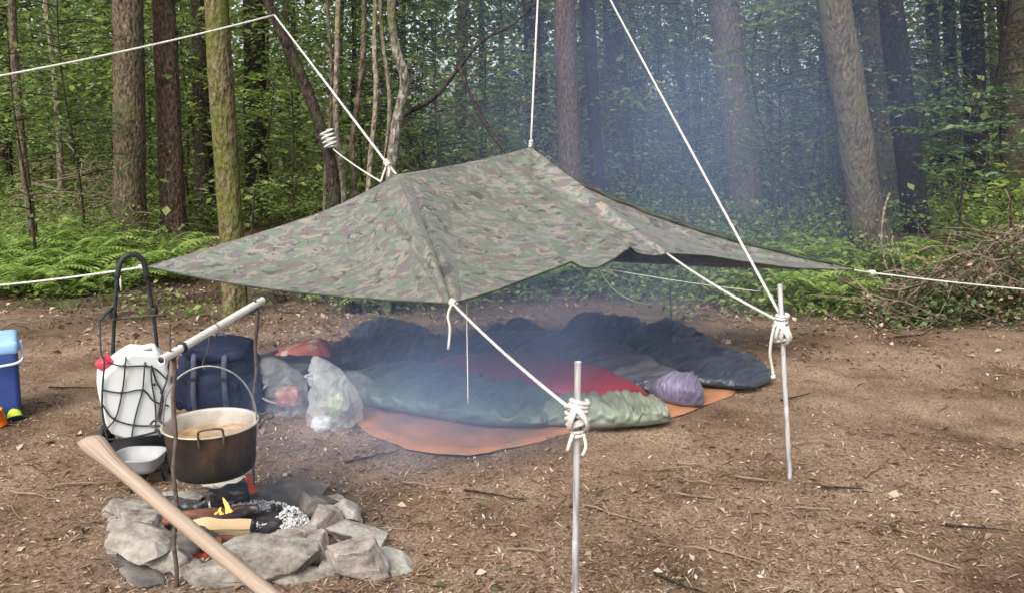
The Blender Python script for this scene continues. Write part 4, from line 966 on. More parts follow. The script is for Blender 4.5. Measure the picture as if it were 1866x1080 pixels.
bail = [Vector((PC.x + (PR - 0.006) * math.cos(a), PC.y + 0.03 * math.cos(a), PZ - 0.01 + 0.232 * math.sin(a) ** 0.8)) for a in np.linspace(0.02, math.pi - 0.02, 36)]
tube('bail', bail, 0.0035, M['steel_wire'], pot, seg=7)
bl0, bl1 = at(293, 656, 2.60), at(478, 547, 3.36)
# each upright is a hammered-in iron bar with a small fork on top
def upright(foot, topp, label):
    t = thing('fire_iron', foot, label, 'iron stake')
    path = [foot - Vector((0, 0, 0.05))] + [foot.lerp(topp, k / 24) + Vector((0.004 * math.sin(k * 0.9), 0.003 * math.cos(k * 0.7), 0)) for k in range(1, 25)]
    tube('stake', path, 0.0075, M['wire'], t, seg=8, amp=0.1, nf=40)
    tube('fork', smooth_path([topp + Vector((0, -0.026, 0.05)), topp + Vector((0, -0.024, 0.012)), topp, topp + Vector((0, 0.024, 0.012)), topp + Vector((0, 0.026, 0.04))], 16), 0.005, M['wire'], t, seg=7)
    return t
ul = bl0.lerp(bl1, 0.10); ur = bl0.lerp(bl1, 0.935)
upright(G(320, 1072), ul - Vector((0, 0, 0.022)), 'iron stake standing in front of the pot')
upright(G(459, 892), ur - Vector((0, 0, 0.022)), 'iron stake standing behind the pot on its right')
bar = thing('cross_bar', bl0, 'white pole laid across the two iron stakes above the pot', 'bar')
axb = (bl1 - bl0).normalized()
V, F = tube_geo([bl0.lerp(bl1, k / 12) for k in range(13)], 0.0145, 18, caps=False); mesh_obj('pole', V, F, M['white_pole'], bar)
put('open_end', join_geo([tube_geo([bl0, bl0 + axb * 0.002], [0.0145, 0.0105], 18, caps=False), tube_geo([bl1 - axb * 0.002, bl1], [0.0105, 0.0145], 18, caps=False)]), M['white_pole'], bar)
put('shade_plug', join_geo([tube_geo([bl0 + axb * 0.0015, bl0 + axb * 0.08], [0.0105, 0.0105], 18), tube_geo([bl1 - axb * 0.0015, bl1 - axb * 0.05], [0.0105, 0.0105], 18)]), M['black'], bar)  # solid black plugs, the dark inside of the tube painted as colour
bb = bl0.lerp(bl1, 0.17)
put('black_band', coil(bb, axb, 0.0165, 3, 0.006, 0.0035), M['black'], bar)
hk0 = bl0.lerp(bl1, (PC.y - bl0.y) / (bl1.y - bl0.y)); bt = bail[18]
o = tube('pot_hook', smooth_path([hk0 + Vector((0.018, 0, 0.0)), hk0 + Vector((0, 0, 0.02)), hk0 + Vector((-0.018, 0, 0)), (hk0 + bt) / 2 + Vector((-0.006, 0, 0)), bt + Vector((-0.008, 0, 0.004)), bt + Vector((0, 0, -0.01)), bt + Vector((0.01, 0, 0.006))], 40), 0.0022, M['wire'], None, seg=6)
tag(o, 'thin wire hook joining the pot handle to the white bar', 'hook')

# ------------------------------------------------------------------ axe and the block it stands in
M['ash_wood'] = pm('ash_wood', [(0.3, (0.11, 0.078, 0.06)), (0.42, (0.24, 0.175, 0.13)), (0.56, (0.34, 0.262, 0.192)), (0.72, (0.44, 0.365, 0.29))], scale=9, dist=0.8, nrough=0.65, rough=0.55, bump=0.3, bscale=20, stretch=(1, 1, 1), spec=0.35, bdist=0.004)
a0 = at(160, 803, 1.42); a1 = at(500, 1080, 1.27)
hd = (a1 - a0); a2 = a0 + hd * 1.75
axe = thing('axe', a2, 'long pale wooden axe handle slanting across the front of the fire', 'axe')
n = 60; V, F = [], []
side = hd.normalized().cross(Vector((0, -1, 0.35)).normalized()).normalized(); dep = hd.normalized().cross(side).normalized()
for i in range(n + 1):
    t = i / n
    c = a0.lerp(a2, t) + side * (0.006 * math.sin(t * 3.3) - 0.004 * math.exp(-t * 20))
    w = 0.0122 + 0.0010 * math.sin(t * 5) + 0.0085 * math.exp(-((t - 0.012) / 0.055) ** 2) + 0.004 * max(0, t - 0.5)
    w *= 1 if t > 0.006 else 0.86
    dd = 0.0135 + 0.004 * math.exp(-(t / 0.07) ** 2) + 0.002 * max(0, t - 0.5)
    skew = 0.012 * math.exp(-t * 25)
    for j in range(20):
        a = 2 * math.pi * j / 20
        V.append(c + side * (w * math.copysign(abs(math.cos(a)) ** 0.85, math.cos(a))) + dep * (dd * math.sin(a)) + hd.normalized() * skew * -math.cos(a))
for i in range(n):
    for j in range(20): F.append((i * 20 + j, i * 20 + (j + 1) % 20, (i + 1) * 20 + (j + 1) % 20, (i + 1) * 20 + j))
F.append(tuple(range(19, -1, -1))); F.append(tuple(range(n * 20, n * 20 + 20)))
ho = mesh_obj('handle', V, F, M['ash_wood'], axe)
ga = ho.data.attributes.new('grain', 'FLOAT_VECTOR', 'POINT')
ga.data.foreach_set('vector', [c for i in range(n + 1) for j in range(20) for c in (i / n * 2.2, 3.2 * math.cos(2 * math.pi * j / 20), 3.2 * math.sin(2 * math.pi * j / 20))])
nt = M['ash_wood'].node_tree; an_ = nt.nodes.new('ShaderNodeAttribute'); an_.attribute_name = 'grain'
for nd in nt.nodes:
    if nd.type == 'MAPPING':
        nt.links.new(an_.outputs['Vector'], nd.inputs['Vector']); nd.inputs['Scale'].default_value = (0.5, 1.0, 1.0)
    if nd.type == 'TEX_NOISE' : nd.inputs['Scale'].default_value = 3.4 if nd.inputs['Scale'].default_value < 15 else 9.0; nd.inputs['Roughness'].default_value = 0.7
ah = a0.lerp(a2, 0.95); hu = hd.normalized(); dn = Vector((0, 0, -1)); dn = (dn - hu * dn.dot(hu)).normalized(); sd = hu.cross(dn)
hv = []
for (al, hw, th) in ((-0.05, 0.028, 0.02), (0.0, 0.03, 0.021), (0.06, 0.036, 0.012), (0.13, 0.055, 0.002)):
    hv += [ah + dn * al + hu * hw + sd * th, ah + dn * al - hu * hw + sd * th, ah + dn * al - hu * hw - sd * th, ah + dn * al + hu * hw - sd * th]
hf = [(0, 1, 2, 3), (12, 15, 14, 13)] + [(4 * k + j, 4 * k + 4 + j, 4 * k + 4 + (j + 1) % 4, 4 * k + (j + 1) % 4) for k in range(3) for j in range(4)]
mesh_obj('head', hv, hf, M['wire'], axe, smooth=False)
blk = ah + dn * 0.12; bz = blk.z + 0.03
bt_ = thing('chopping_block', Vector((blk.x, blk.y - 0.02, 0)), 'sawn log stood on end that holds the axe head', 'chopping block')
put('trunk', tube_geo([Vector((blk.x, blk.y - 0.02, z)) for z in np.linspace(-0.03, bz, 8)], [0.15 + 0.01 * math.sin(k) for k in range(8)], 24, amp=0.08), M['spruce'], bt_)
put('cut_top', tube_geo([Vector((blk.x, blk.y - 0.02, bz)), Vector((blk.x, blk.y - 0.02, bz + 0.003))], 0.142, 24), M['split_wood'], bt_)

# ------------------------------------------------------------------ water can on its trolley
M['can'] = pm('white_polythene', [(0.3, (0.58, 0.6, 0.58)), (0.7, (0.68, 0.69, 0.68))], scale=4, rough=0.4, bump=0.08, spec=0.4)
M['red_cap'] = pm('red_plastic', [(0.3, (0.5, 0.02, 0.04)), (0.7, (0.65, 0.05, 0.08))], scale=9, rough=0.4, bump=0.05)
M['net'] = pm('black_elastic', [(0.3, (0.012, 0.012, 0.014)), (0.7, (0.04, 0.04, 0.042))], scale=60, rough=0.7, bump=0.2)
YC = 3.62
def cp(px, py, y=0.0): return at(px, py, YC + y + 0.49 * (px - 255) / 1500 * 3.8)
can = thing('water_can', cp(255, 797, 0.1), 'white plastic water can strapped under a black net', 'water can')
prof2 = [(203, 792), (218, 799), (300, 790), (318, 778), (320, 740), (311, 690), (303, 660), (292, 651), (240, 648), (215, 660), (184, 684), (176, 696), (178, 715), (186, 750), (194, 778)]
bm = bmesh.new()
fr_ = [bm.verts.new(cp(x, y, -0.10)) for x, y in prof2]
bmesh.ops.contextual_create(bm, geom=fr_)
ex = bmesh.ops.extrude_face_region(bm, geom=bm.faces[:])
for v in [g for g in ex['geom'] if isinstance(g, bmesh.types.BMVert)]: v.co += Vector((-0.105, 0.215, 0.0))
bmesh.ops.recalc_face_normals(bm, faces=bm.faces)
bmesh.ops.bevel(bm, geom=[e for e in bm.edges if abs((e.verts[0].co - e.verts[1].co).normalized().y) < 0.5], offset=0.026, segments=4, profile=0.5, affect='EDGES')
bm.verts.index_update()
put('body', ([v.co.copy() for v in bm.verts], [tuple(v.index for v in f.verts) for f in bm.faces]), M['can'], can).data.set_sharp_from_angle(angle=R(50))
bm.free()
tube('handle', smooth_path([cp(236, 655, 0.02), cp(234, 643, 0.02), cp(250, 637, 0.02), cp(274, 630, 0.02), cp(281, 633, 0.02), cp(287, 650, 0.02), cp(292, 668, 0.02)], 40), 0.0125, M['can'], can, seg=12)
cc = cp(190, 660, -0.03); cd = (cp(180, 650) - cp(205, 680)).normalized()
put('cap', tube_geo([cc - cd * 0.02, cc + cd * 0.016, cc + cd * 0.02], [0.034, 0.034, 0.027], 18), M['red_cap'], can)
put('spout', tube_geo([cc - cd * 0.05, cc - cd * 0.018], [0.033, 0.026], 18), M['can'], can)
net = thing('cargo_net', cp(250, 800, -0.11), 'black elastic net stretched over the white water can', 'net')
def nl(pts, r=0.0034): tube('cord', smooth_path([cp(x, y, d) for x, y, d in pts], 30), r, M['net'], net, seg=6)
fz = -0.108
nl([(182, 588, 0.12), (184, 640, 0.0), (190, 660, fz), (187, 700, fz), (186, 740, fz), (190, 772, fz), (196, 800, fz)], 0.0045)
nl([(232, 645, 0.05), (229, 655, fz), (226, 690, fz), (222, 715, fz), (216, 745, fz), (208, 765, fz), (195, 780, fz)])
nl([(268, 640, 0.05), (264, 662, fz), (260, 708, fz), (250, 745, fz), (243, 775, fz), (240, 795, fz)])
nl([(283, 636, 0.05), (276, 668, fz), (277, 700, fz), (282, 730, fz), (284, 760, fz), (283, 788, fz)])
nl([(278, 672, fz), (284, 692, fz), (294, 712, fz), (297, 735, fz), (292, 756, fz), (290, 766, fz)], 0.004)
nl([(310, 590, 0.12), (309, 640, 0.02), (304, 690, fz), (296, 715, fz), (288, 765, fz)], 0.004)
nl([(196, 660, fz), (227, 667, fz), (264, 666, fz), (284, 672, fz), (303, 690, fz)])
nl([(186, 710, fz), (222, 715, fz), (260, 710, fz), (280, 730, fz), (305, 738, fz), (322, 745, 0.02)])
nl([(186, 735, fz), (206, 762, fz), (244, 774, fz), (282, 775, fz), (316, 776, fz)])
nl([(196, 800, fz), (230, 798, fz), (270, 790, fz), (300, 780, fz)], 0.0048)
for (x, y) in ((227, 666), (264, 666), (222, 715), (260, 710), (208, 762), (244, 774), (281, 700), (294, 714), (290, 762)):
    c = cp(x, y, fz - 0.002); put('knot', box_geo(c, (0.012, 0.010, 0.012), bev=0.004), M['net'], net)
tro = thing('luggage_trolley', G(250, 838), 'black folding trolley with a hooped handle carrying the water can', 'trolley')
yb = 0.19
hoop = smooth_path([cp(198, 800, yb), cp(204, 700, yb), cp(207, 610, yb), cp(211, 540, yb), cp(215, 495, yb), cp(224, 472, yb), cp(241, 464, yb), cp(258, 472, yb), cp(266, 495, yb), cp(275, 545, yb), cp(284, 610, yb), cp(292, 700, yb), cp(300, 800, yb)], 72)
tfr = tube('frame', hoop, 0.0085, M['black'], tro, seg=9)
gp = hoop[22:51]
tube('foam_grip', gp, [0.0125 + 0.001 * math.sin(i * 2.2) for i in range(len(gp))], M['black'], tfr, seg=10)
tube('cross_piece', [cp(181, 585, yb - 0.05), cp(210, 581, yb - 0.01), cp(250, 577, yb), cp(302, 573, yb - 0.05)], 0.006, M['wire'], tro, seg=7)
put('bracket', box_geo(cp(206, 573, yb), (0.03, 0.03, 0.05), bev=0.008), M['black'], tro)
put('bracket', box_geo(cp(281, 568, yb), (0.03, 0.03, 0.045), bev=0.008), M['black'], tro)
tube('strut', smooth_path([cp(181, 585, yb - 0.05), cp(207, 560, yb), cp(207, 600, yb), cp(205, 640, yb)], 14), 0.007, M['net'], tro, seg=6)
put('base_plate', box_geo(cp(255, 812, 0.03), (0.30, 0.27, 0.012), bev=0.004), M['black'], tro)
for px in (192, 318):
    c = cp(px, 800, 0.19); c.z = 0.075
    V, F = [], []
    ring_ = [(0.055, -0.014), (0.07, -0.014), (0.075, -0.007), (0.075, 0.007), (0.07, 0.014), (0.055, 0.014), (0.02, 0.018), (0.02, -0.018)]
    for r_, z in ring_:
        for k in range(24): a = 2 * math.pi * k / 24; V.append(c + Vector((z, r_ * math.cos(a), r_ * math.sin(a))))
    for i in range(8):
        for k in range(24): F.append((i * 24 + k, i * 24 + (k + 1) % 24, ((i + 1) % 8) * 24 + (k + 1) % 24, ((i + 1) % 8) * 24 + k))
    mesh_obj('wheel', V, F, M['black'], tro)
for px in (192, 318):
    tube('foot', [cp(px, 806, -0.09), Vector((cp(px, 806, -0.09).x, YC - 0.09, 0.0))], 0.009, M['black'], tro, seg=8)

# grey basin on a small black stove, in front of the trolley
M['grey_plastic'] = pm('grey_enamel', [(0.3, (0.2, 0.205, 0.21)), (0.7, (0.3, 0.305, 0.31))], scale=10, rough=0.6, bump=0.05)
bs = G(258, 884); bz = at(258, 826, bs.y).z
bas = thing('basin', Vector((bs.x, bs.y, bz - 0.075)), 'shallow grey basin standing on a small black stove', 'basin')
V, F = [], []
for k, (sx, sy, z) in enumerate(((0.05, 0.04, -0.075), (0.075, 0.06, -0.07), (0.094, 0.078, -0.045), (0.103, 0.088, -0.006), (0.108, 0.093, 0.0), (0.104, 0.089, 0.002), (0.098, 0.083, -0.004), (0.088, 0.07, -0.04), (0.05, 0.04, -0.062))):
    for j in range(40):
        a = 2 * math.pi * j / 40; ca, sa = math.cos(a), math.sin(a)
        V.append(Vector((bs.x + sx * math.copysign(abs(ca) ** 0.55, ca), bs.y + sy * math.copysign(abs(sa) ** 0.55, sa), bz + z)))
for i in range(8):
    for j in range(40): F.append((i * 40 + j, i * 40 + (j + 1) % 40, (i + 1) * 40 + (j + 1) % 40, (i + 1) * 40 + j))
F.append(tuple(range(39, -1, -1))); F.append(tuple(range(320, 360)))
mesh_obj('bowl', V, F, M['grey_plastic'], bas)
tube('handle', smooth_path([Vector((bs.x - 0.1, bs.y, bz - 0.01)), Vector((bs.x - 0.13, bs.y - 0.01, bz - 0.02)), Vector((bs.x - 0.16, bs.y - 0.02, bz - 0.03))], 10), 0.009, M['black'], bas, seg=8)
stv = thing('camp_stove', bs, 'small black camping stove under the grey basin', 'stove')
put('burner', lathe_geo(Vector((bs.x, bs.y, bz - 0.08)), [(0.0, 0.0), (0.035, 0.0), (0.04, -0.015), (0.022, -0.03), (0.02, -0.06), (0.045, -0.075), (0.05, -(bz - 0.08))], 20), M['black'], stv)
for k in range(3):
    a = k * 2.1 + 0.5
    tube('leg', [Vector((bs.x, bs.y, bz - 0.1)), Vector((bs.x + 0.085 * math.cos(a), bs.y + 0.085 * math.sin(a), bz - 0.09)), Vector((bs.x + 0.095 * math.cos(a), bs.y + 0.095 * math.sin(a), 0.0))], 0.006, M['black'], stv, seg=6)

# ------------------------------------------------------------------ cool box and cups at the left edge
M['blue'] = pm('blue_plastic', [(0.3, (0.022, 0.05, 0.2)), (0.7, (0.04, 0.08, 0.27))], scale=5, rough=0.45, bump=0.05)
M['light_blue'] = pm('light_blue_plastic', [(0.3, (0.22, 0.42, 0.7)), (0.7, (0.33, 0.53, 0.78))], scale=5, rough=0.4, bump=0.05)
M['orange_pl'] = pm('orange_plastic', [(0.3, (0.8, 0.16, 0.01)), (0.7, (0.9, 0.24, 0.02))], scale=5, rough=0.4, bump=0.03)
M['lime_pl'] = pm('lime_plastic', [(0.3, (0.42, 0.58, 0.03)), (0.7, (0.55, 0.68, 0.06))], scale=5, rough=0.4, bump=0.03)
M['white_pl'] = pm('white_plastic', [(0.3, (0.6, 0.62, 0.66)), (0.7, (0.72, 0.74, 0.78))], scale=5, rough=0.4, bump=0.03)
cr = G(47, 766); ctop = at(47, 640, cr.y).z
cx, cy = cr.x - 0.22 * math.cos(R(31)) - 0.165 * math.sin(R(31)), cr.y - 0.22 * math.sin(R(31)) + 0.165 * math.cos(R(31))
cool = thing('cool_box', Vector((cx, cy, 0)), 'blue cool box with a light blue lid at the left edge', 'cool box')
# body tapers a little downwards
bm = bmesh.new(); bmesh.ops.create_cube(bm, size=1.0)
for v in bm.verts: v.co = Vector((v.co.x * (0.44 if v.co.z > 0 else 0.41), v.co.y * (0.33 if v.co.z > 0 else 0.3), (v.co.z + 0.5) * (ctop - 0.0)))
bmesh.ops.bevel(bm, geom=[e for e in bm.edges], offset=0.03, segments=4, profile=0.5, affect='EDGES'); bm.verts.index_update()
put('body', ([v.co + Vector((cx, cy, 0.0)) for v in bm.verts], [tuple(v.index for v in f.verts) for f in bm.faces]), M['blue'], cool); bm.free()
lid = put('lid', box_geo(Vector((cx, cy, ctop + 0.022)), (0.455, 0.345, 0.075), bev=0.03, bseg=4), M['light_blue'], cool)
chd = tube('carry_handle', smooth_path([Vector((cx + 0.235, cy, ctop + 0.0)), Vector((cx + 0.24, cy - 0.08, ctop - 0.02)), Vector((cx + 0.225, cy - 0.165, ctop - 0.055)), Vector((cx + 0.12, cy - 0.185, ctop - 0.065)), Vector((cx - 0.12, cy - 0.185, ctop - 0.065)), Vector((cx - 0.225, cy - 0.165, ctop - 0.055)), Vector((cx - 0.24, cy, ctop))], 50), 0.007, M['white_pl'], cool, seg=8)
put('hinge', box_geo(Vector((cx + 0.235, cy, ctop + 0.002)), (0.02, 0.05, 0.045), bev=0.006), M['white_pl'], chd)
put('lid_pad', box_geo(Vector((cx - 0.02, cy + 0.02, ctop + 0.063)), (0.22, 0.18, 0.012), bev=0.005), M['light_blue'], lid)
cool.rotation_euler.z = R(31)
def cup(name, p, r, h, mat, label, tilt):
    mt = Matrix.Rotation(tilt[0], 3, 'X') @ Matrix.Rotation(tilt[1], 3, 'Y')
    V, F = lathe_geo((0, 0, 0), [(0.0, 0.0), (r * 0.72, 0.0), (r * 0.78, 0.006), (r, h), (r + 0.004, h + 0.001), (r - 0.003, h - 0.002), (r * 0.74, 0.008), (0, 0.008)], 28)
    V = [mt @ v for v in V]; zm = min(v.z for v in V)
    o = mesh_obj(name, [v + p - Vector((0, 0, zm)) for v in V], F, mat, None, origin=p)
    return tag(o, label, 'cup')
cup('cup', G(4, 778), 0.042, 0.085, M['orange_pl'], 'orange plastic cup on the ground before the cool box', (0.2, -0.3))
cup('cup', G(25, 764), 0.038, 0.07, M['lime_pl'], 'lime green plastic cup lying beside the orange one', (2.75, 0.35))
cup('bowl', G(-8, 752), 0.07, 0.04, M['lime_pl'], 'yellowish plastic bowl cut by the left edge', (0.3, 0.2))

# ------------------------------------------------------------------ rucksack
M['navy_pack'] = pm('navy_cordura', [(0.35, (0.006, 0.008, 0.018)), (0.65, (0.018, 0.024, 0.05))], scale=9, rough=0.75, bump=0.5, bscale=30, bdist=0.012, spec=0.15)
pk = G(388, 772); pY = pk.y + 0.16
pt = thing('rucksack', Vector((pk.x, pY, 0)), 'dark navy rucksack standing behind the cooking pot', 'rucksack')
def blob(c, s, seed, wr=0.03, pw=0.7, nu=40, nv=28, taper=0.0, flatb=True):
    V, F = [], []
    for i in range(nv + 1):
        ph = math.pi * i / nv - math.pi / 2
        for j in range(nu):
            th = 2 * math.pi * j / nu
            f = lambda x, e: math.copysign(abs(x) ** e, x)
            p = Vector((f(math.cos(ph), pw) * f(math.cos(th), pw), f(math.cos(ph), pw) * f(math.sin(th), pw), f(math.sin(ph), pw)))
            p *= 1 + wr * (1.5 * mnoise.noise(p * 2.2 + Vector((seed, 0, 0))) + (1 - abs(mnoise.noise(p * 4.5 + Vector((0, seed, 0)))) * 2) * 0.8)
            k = 1 - taper * (p.z * 0.5 + 0.5)
            V.append(Vector((p.x * s[0] * k, p.y * s[1] * k, p.z * s[2])) + Vector(c))
    for i in range(nv):
        for j in range(nu): F.append((i * nu + j, i * nu + (j + 1) % nu, (i + 1) * nu + (j + 1) % nu, (i + 1) * nu + j))
    return V, F
ph_ = at(388, 616, pY).z
put('body', blob((pk.x, pY, ph_ * 0.45), (0.205, 0.14, ph_ * 0.47), 3, 0.05, 0.6), M['navy_pack'], pt)
put('lid', blob((pk.x + 0.01, pY - 0.01, ph_ * 0.87), (0.18, 0.145, ph_ * 0.14), 4, 0.05, 0.7), M['navy_pack'], pt)
put('front_pocket', blob((pk.x + 0.01, pY - 0.12, ph_ * 0.36), (0.14, 0.06, ph_ * 0.26), 5, 0.06, 0.6), M['navy_pack'], pt)
put('side_pocket', blob((pk.x - 0.2, pY - 0.02, ph_ * 0.36), (0.05, 0.08, ph_ * 0.25), 6, 0.06, 0.6), M['navy_pack'], pt)
put('side_pocket', blob((pk.x + 0.2, pY - 0.02, ph_ * 0.3), (0.05, 0.08, ph_ * 0.23), 7, 0.06, 0.6), M['navy_pack'], pt)
M['strap'] = fabric('strap_webbing', (0.03, 0.035, 0.06), (0.06, 0.068, 0.11), 0.6, 30)
for dx in (-0.075, 0.085):
    p = smooth_path([Vector((pk.x + dx, pY - 0.1, ph_ * 0.97)), Vector((pk.x + dx, pY - 0.165, ph_ * 0.84)), Vector((pk.x + dx, pY - 0.185, ph_ * 0.6)), Vector((pk.x + dx * 1.05, pY - 0.2, ph_ * 0.38)), Vector((pk.x + dx * 1.05, pY - 0.175, ph_ * 0.14))], 24)
    V, F = [], []
    for q in p: V += [q + Vector((-0.014, 0, 0)), q + Vector((0.014, 0, 0)), q + Vector((0.014, 0.004, 0)), q + Vector((-0.014, 0.004, 0))]
    for i in range(len(p) - 1): F += [(4 * i + j, 4 * i + (j + 1) % 4, 4 * i + 4 + (j + 1) % 4, 4 * i + 4 + j) for j in range(4)]
    st_ = mesh_obj('strap', V, F, M['strap'], pt)
    put('buckle', box_geo(p[12], (0.036, 0.012, 0.026), bev=0.004), M['black'], st_)
tube('haul_loop', smooth_path([Vector((pk.x - 0.03, pY + 0.03, ph_ * 0.97)), Vector((pk.x - 0.015, pY + 0.03, ph_ * 1.05)), Vector((pk.x + 0.02, pY + 0.03, ph_ * 1.05)), Vector((pk.x + 0.04, pY + 0.03, ph_ * 0.97))], 16), 0.007, M['strap'], pt, seg=6)

# ------------------------------------------------------------------ plastic carrier bags
def film(name, col, alpha=0.55):
    m = bpy.data.materials.new(name); m.use_nodes = True
    nt = m.node_tree; n, l = nt.nodes, nt.links; b = n['Principled BSDF']; out = n['Material Output']
    b.inputs['Base Color'].default_value = (*col, 1); b.inputs['Roughness'].default_value = 0.28; b.inputs['Specular IOR Level'].default_value = 0.6
    tr = n.new('ShaderNodeBsdfTransparent'); tl = n.new('ShaderNodeBsdfTranslucent'); tl.inputs['Color'].default_value = (*col, 1)
    m1 = n.new('ShaderNodeMixShader'); m1.inputs[0].default_value = 0.4; l.new(b.outputs[0], m1.inputs[1]); l.new(tl.outputs[0], m1.inputs[2])
    m2 = n.new('ShaderNodeMixShader'); m2.inputs[0].default_value = alpha; l.new(tr.outputs[0], m2.inputs[1]); l.new(m1.outputs[0], m2.inputs[2]); l.new(m2.outputs[0], out.inputs['Surface'])
    tc = n.new('ShaderNodeTexCoord'); nz = n.new('ShaderNodeTexNoise'); nz.inputs['Scale'].default_value = 26; nz.inputs['Detail'].default_value = 5; l.new(tc.outputs['Object'], nz.inputs['Vector'])
    bp = n.new('ShaderNodeBump'); bp.inputs['Strength'].default_value = 0.6; bp.inputs['Distance'].default_value = 0.015; l.new(nz.outputs['Fac'], bp.inputs['Height']); l.new(bp.outputs[0], b.inputs['Normal']); l.new(bp.outputs[0], tl.inputs['Normal'])
    return m
M['film'] = film('clear_white_film', (0.74, 0.76, 0.74), 0.4)
M['film2'] = film('clear_film', (0.66, 0.68, 0.68), 0.26)
def carrier(outline, Y, depth, seed, wr=0.02):
    """a slumped carrier bag: widths at heights, crumpled"""
    V, F = [], []; nu = 64
    rows = []
    for k in range(len(outline) - 1):
        for s in range(7): rows.append([lerp(outline[k][c], outline[k + 1][c], s / 7) for c in range(4)])
    rows.append(list(outline[-1]))
    for i, (xl, xr, y, df) in enumerate(rows):
        a, b = at(xl, y, Y), at(xr, y, Y); c = (a + b) / 2; hw = (b - a).length / 2
        for j in range(nu):
            th = 2 * math.pi * j / nu
            p = c + Vector((hw * math.cos(th), depth * df * math.sin(th), 0))
            q = p * 9 + Vector((seed, 0, 0))
            e = min(1, hw / 0.05)
            rdg = 1 - 2.4 * abs(mnoise.noise(Vector((p.x * 11 + p.z * 5 + seed, p.y * 11, p.z * 8))))
            rd2 = 1 - 2.4 * abs(mnoise.noise(Vector((p.x * 27 + seed, p.y * 27 - p.z * 12, p.z * 21))))
            p += Vector((math.cos(th), math.sin(th), 0)) * wr * e * (1.5 * rdg + 0.55 * rd2) + Vector((0, 0, 0.4 * wr * mnoise.noise(q * 1.7)))
            p.z = max(p.z, 0.004); V.append(p)
    for i in range(len(rows) - 1):
        for j in range(nu): F.append((i * nu + j, i * nu + (j + 1) % nu, (i + 1) * nu + (j + 1) % nu, (i + 1) * nu + j))
    F.append(tuple(range(nu)))
    return V, F
def crisp(name, geo, mat, parent): return mesh_obj(name, geo[0], geo[1], mat, parent, smooth=False)
yb2 = G(600, 782).y + 0.06
t = thing('carrier_bag', G(600, 775), 'pointed white carrier bag standing left of the green sleeping bag', 'carrier bag')
crisp('film', carrier([(566, 628, 786, .8), (564, 652, 765, 1.0), (566, 652, 735, 1.0), (568, 640, 705, .9), (570, 622, 685, .7), (570, 604, 668, .45), (571, 590, 655, .2), (572, 577, 648, .05)], yb2, 0.11, 3, 0.014), M['film'], t)
put('contents', blob(at(618, 735, yb2 + 0.02), (0.06, 0.05, 0.06), 5, 0.12), pm('salad_green', [(0.35, (0.12, 0.2, 0.05)), (0.65, (0.4, 0.45, 0.3))], scale=14, rough=0.6), t)
put('contents', blob(at(586, 770, yb2 - 0.04), (0.05, 0.05, 0.035), 6, 0.06), M['white_pl'], t)
tube('handle_loop', smooth_path([at(571, 680, yb2 - 0.06), at(560, 683, yb2 - 0.08), at(556, 686, yb2 - 0.08), at(575, 690, yb2 - 0.07)], 16), 0.006, M['film'], t, seg=6)
yb3 = G(520, 760).y + 0.1
t = thing('carrier_bag', G(520, 755), 'clear carrier bag with red packets right of the rucksack', 'carrier bag')
crisp('film', carrier([(505, 545, 762, .7), (492, 560, 745, 1), (482, 556, 715, 1), (478, 545, 690, .9), (476, 525, 672, .6), (478, 506, 658, .35), (484, 494, 650, .1)], yb3, 0.1, 8, 0.018), M['film2'], t)
put('contents', blob(at(524, 722, yb3 + 0.02), (0.06, 0.045, 0.045), 9, 0.18, 0.45), pm('red_packet', [(0.4, (0.32, 0.05, 0.035)), (0.55, (0.42, 0.2, 0.16)), (0.62, (0.2, 0.2, 0.18))], scale=16, rough=0.4), t)
put('contents', blob(at(500, 735, yb3 + 0.05), (0.045, 0.05, 0.05), 10, 0.1), M['black_fab'], t)
tube('handle_loop', smooth_path([at(486, 700, yb3 - 0.09), at(475, 712, yb3 - 0.12), at(472, 718, yb3 - 0.12), at(484, 728, yb3 - 0.12), at(505, 735, yb3 - 0.11)], 20), 0.0055, M['film'], t, seg=6)
t = thing('carrier_bag', G(660, 760), 'thin clear bag slumped between the white bag and the green sleeping bag', 'carrier bag')
yb4 = G(655, 762).y + 0.12
crisp('film', carrier([(632, 672, 762, .7), (625, 683, 740, 1), (622, 680, 715, 1), (622, 668, 695, .7), (626, 650, 680, .3)], yb4, 0.1, 12, 0.022), M['film2'], t)
M['red_pack'] = pm('red_card', [(0.4, (0.42, 0.085, 0.05)), (0.55, (0.5, 0.14, 0.09)), (0.62, (0.6, 0.45, 0.38))], scale=9, rough=0.5, bump=0.15)
rp_ = G(552, 700); 
t = thing('food_sack', rp_, 'red and white food sack propped behind the carrier bags', 'sack')
V, F = blob(at(552, 655, rp_.y), (0.17, 0.09, 0.10), 14, 0.09, 0.55); mt = Matrix.Rotation(R(-16), 3, 'Y'); c_ = at(552, 655, rp_.y)
mesh_obj('red_panel', [mt @ (v - c_) + c_ for v in V], F, M['red_pack'], t)
V, F = blob(at(512, 668, rp_.y - 0.02), (0.04, 0.075, 0.05), 15, 0.09, 0.6); mesh_obj('white_end', V, F, M['white_pl'], t)
bag('kit_bag', blob((rp_.x - 0.03, rp_.y - 0.03, 0.10), (0.26, 0.16, 0.11), 16, 0.1, 0.7), M['black_fab'], 'black bag on the ground behind the two carrier bags', 'bag', rp_)

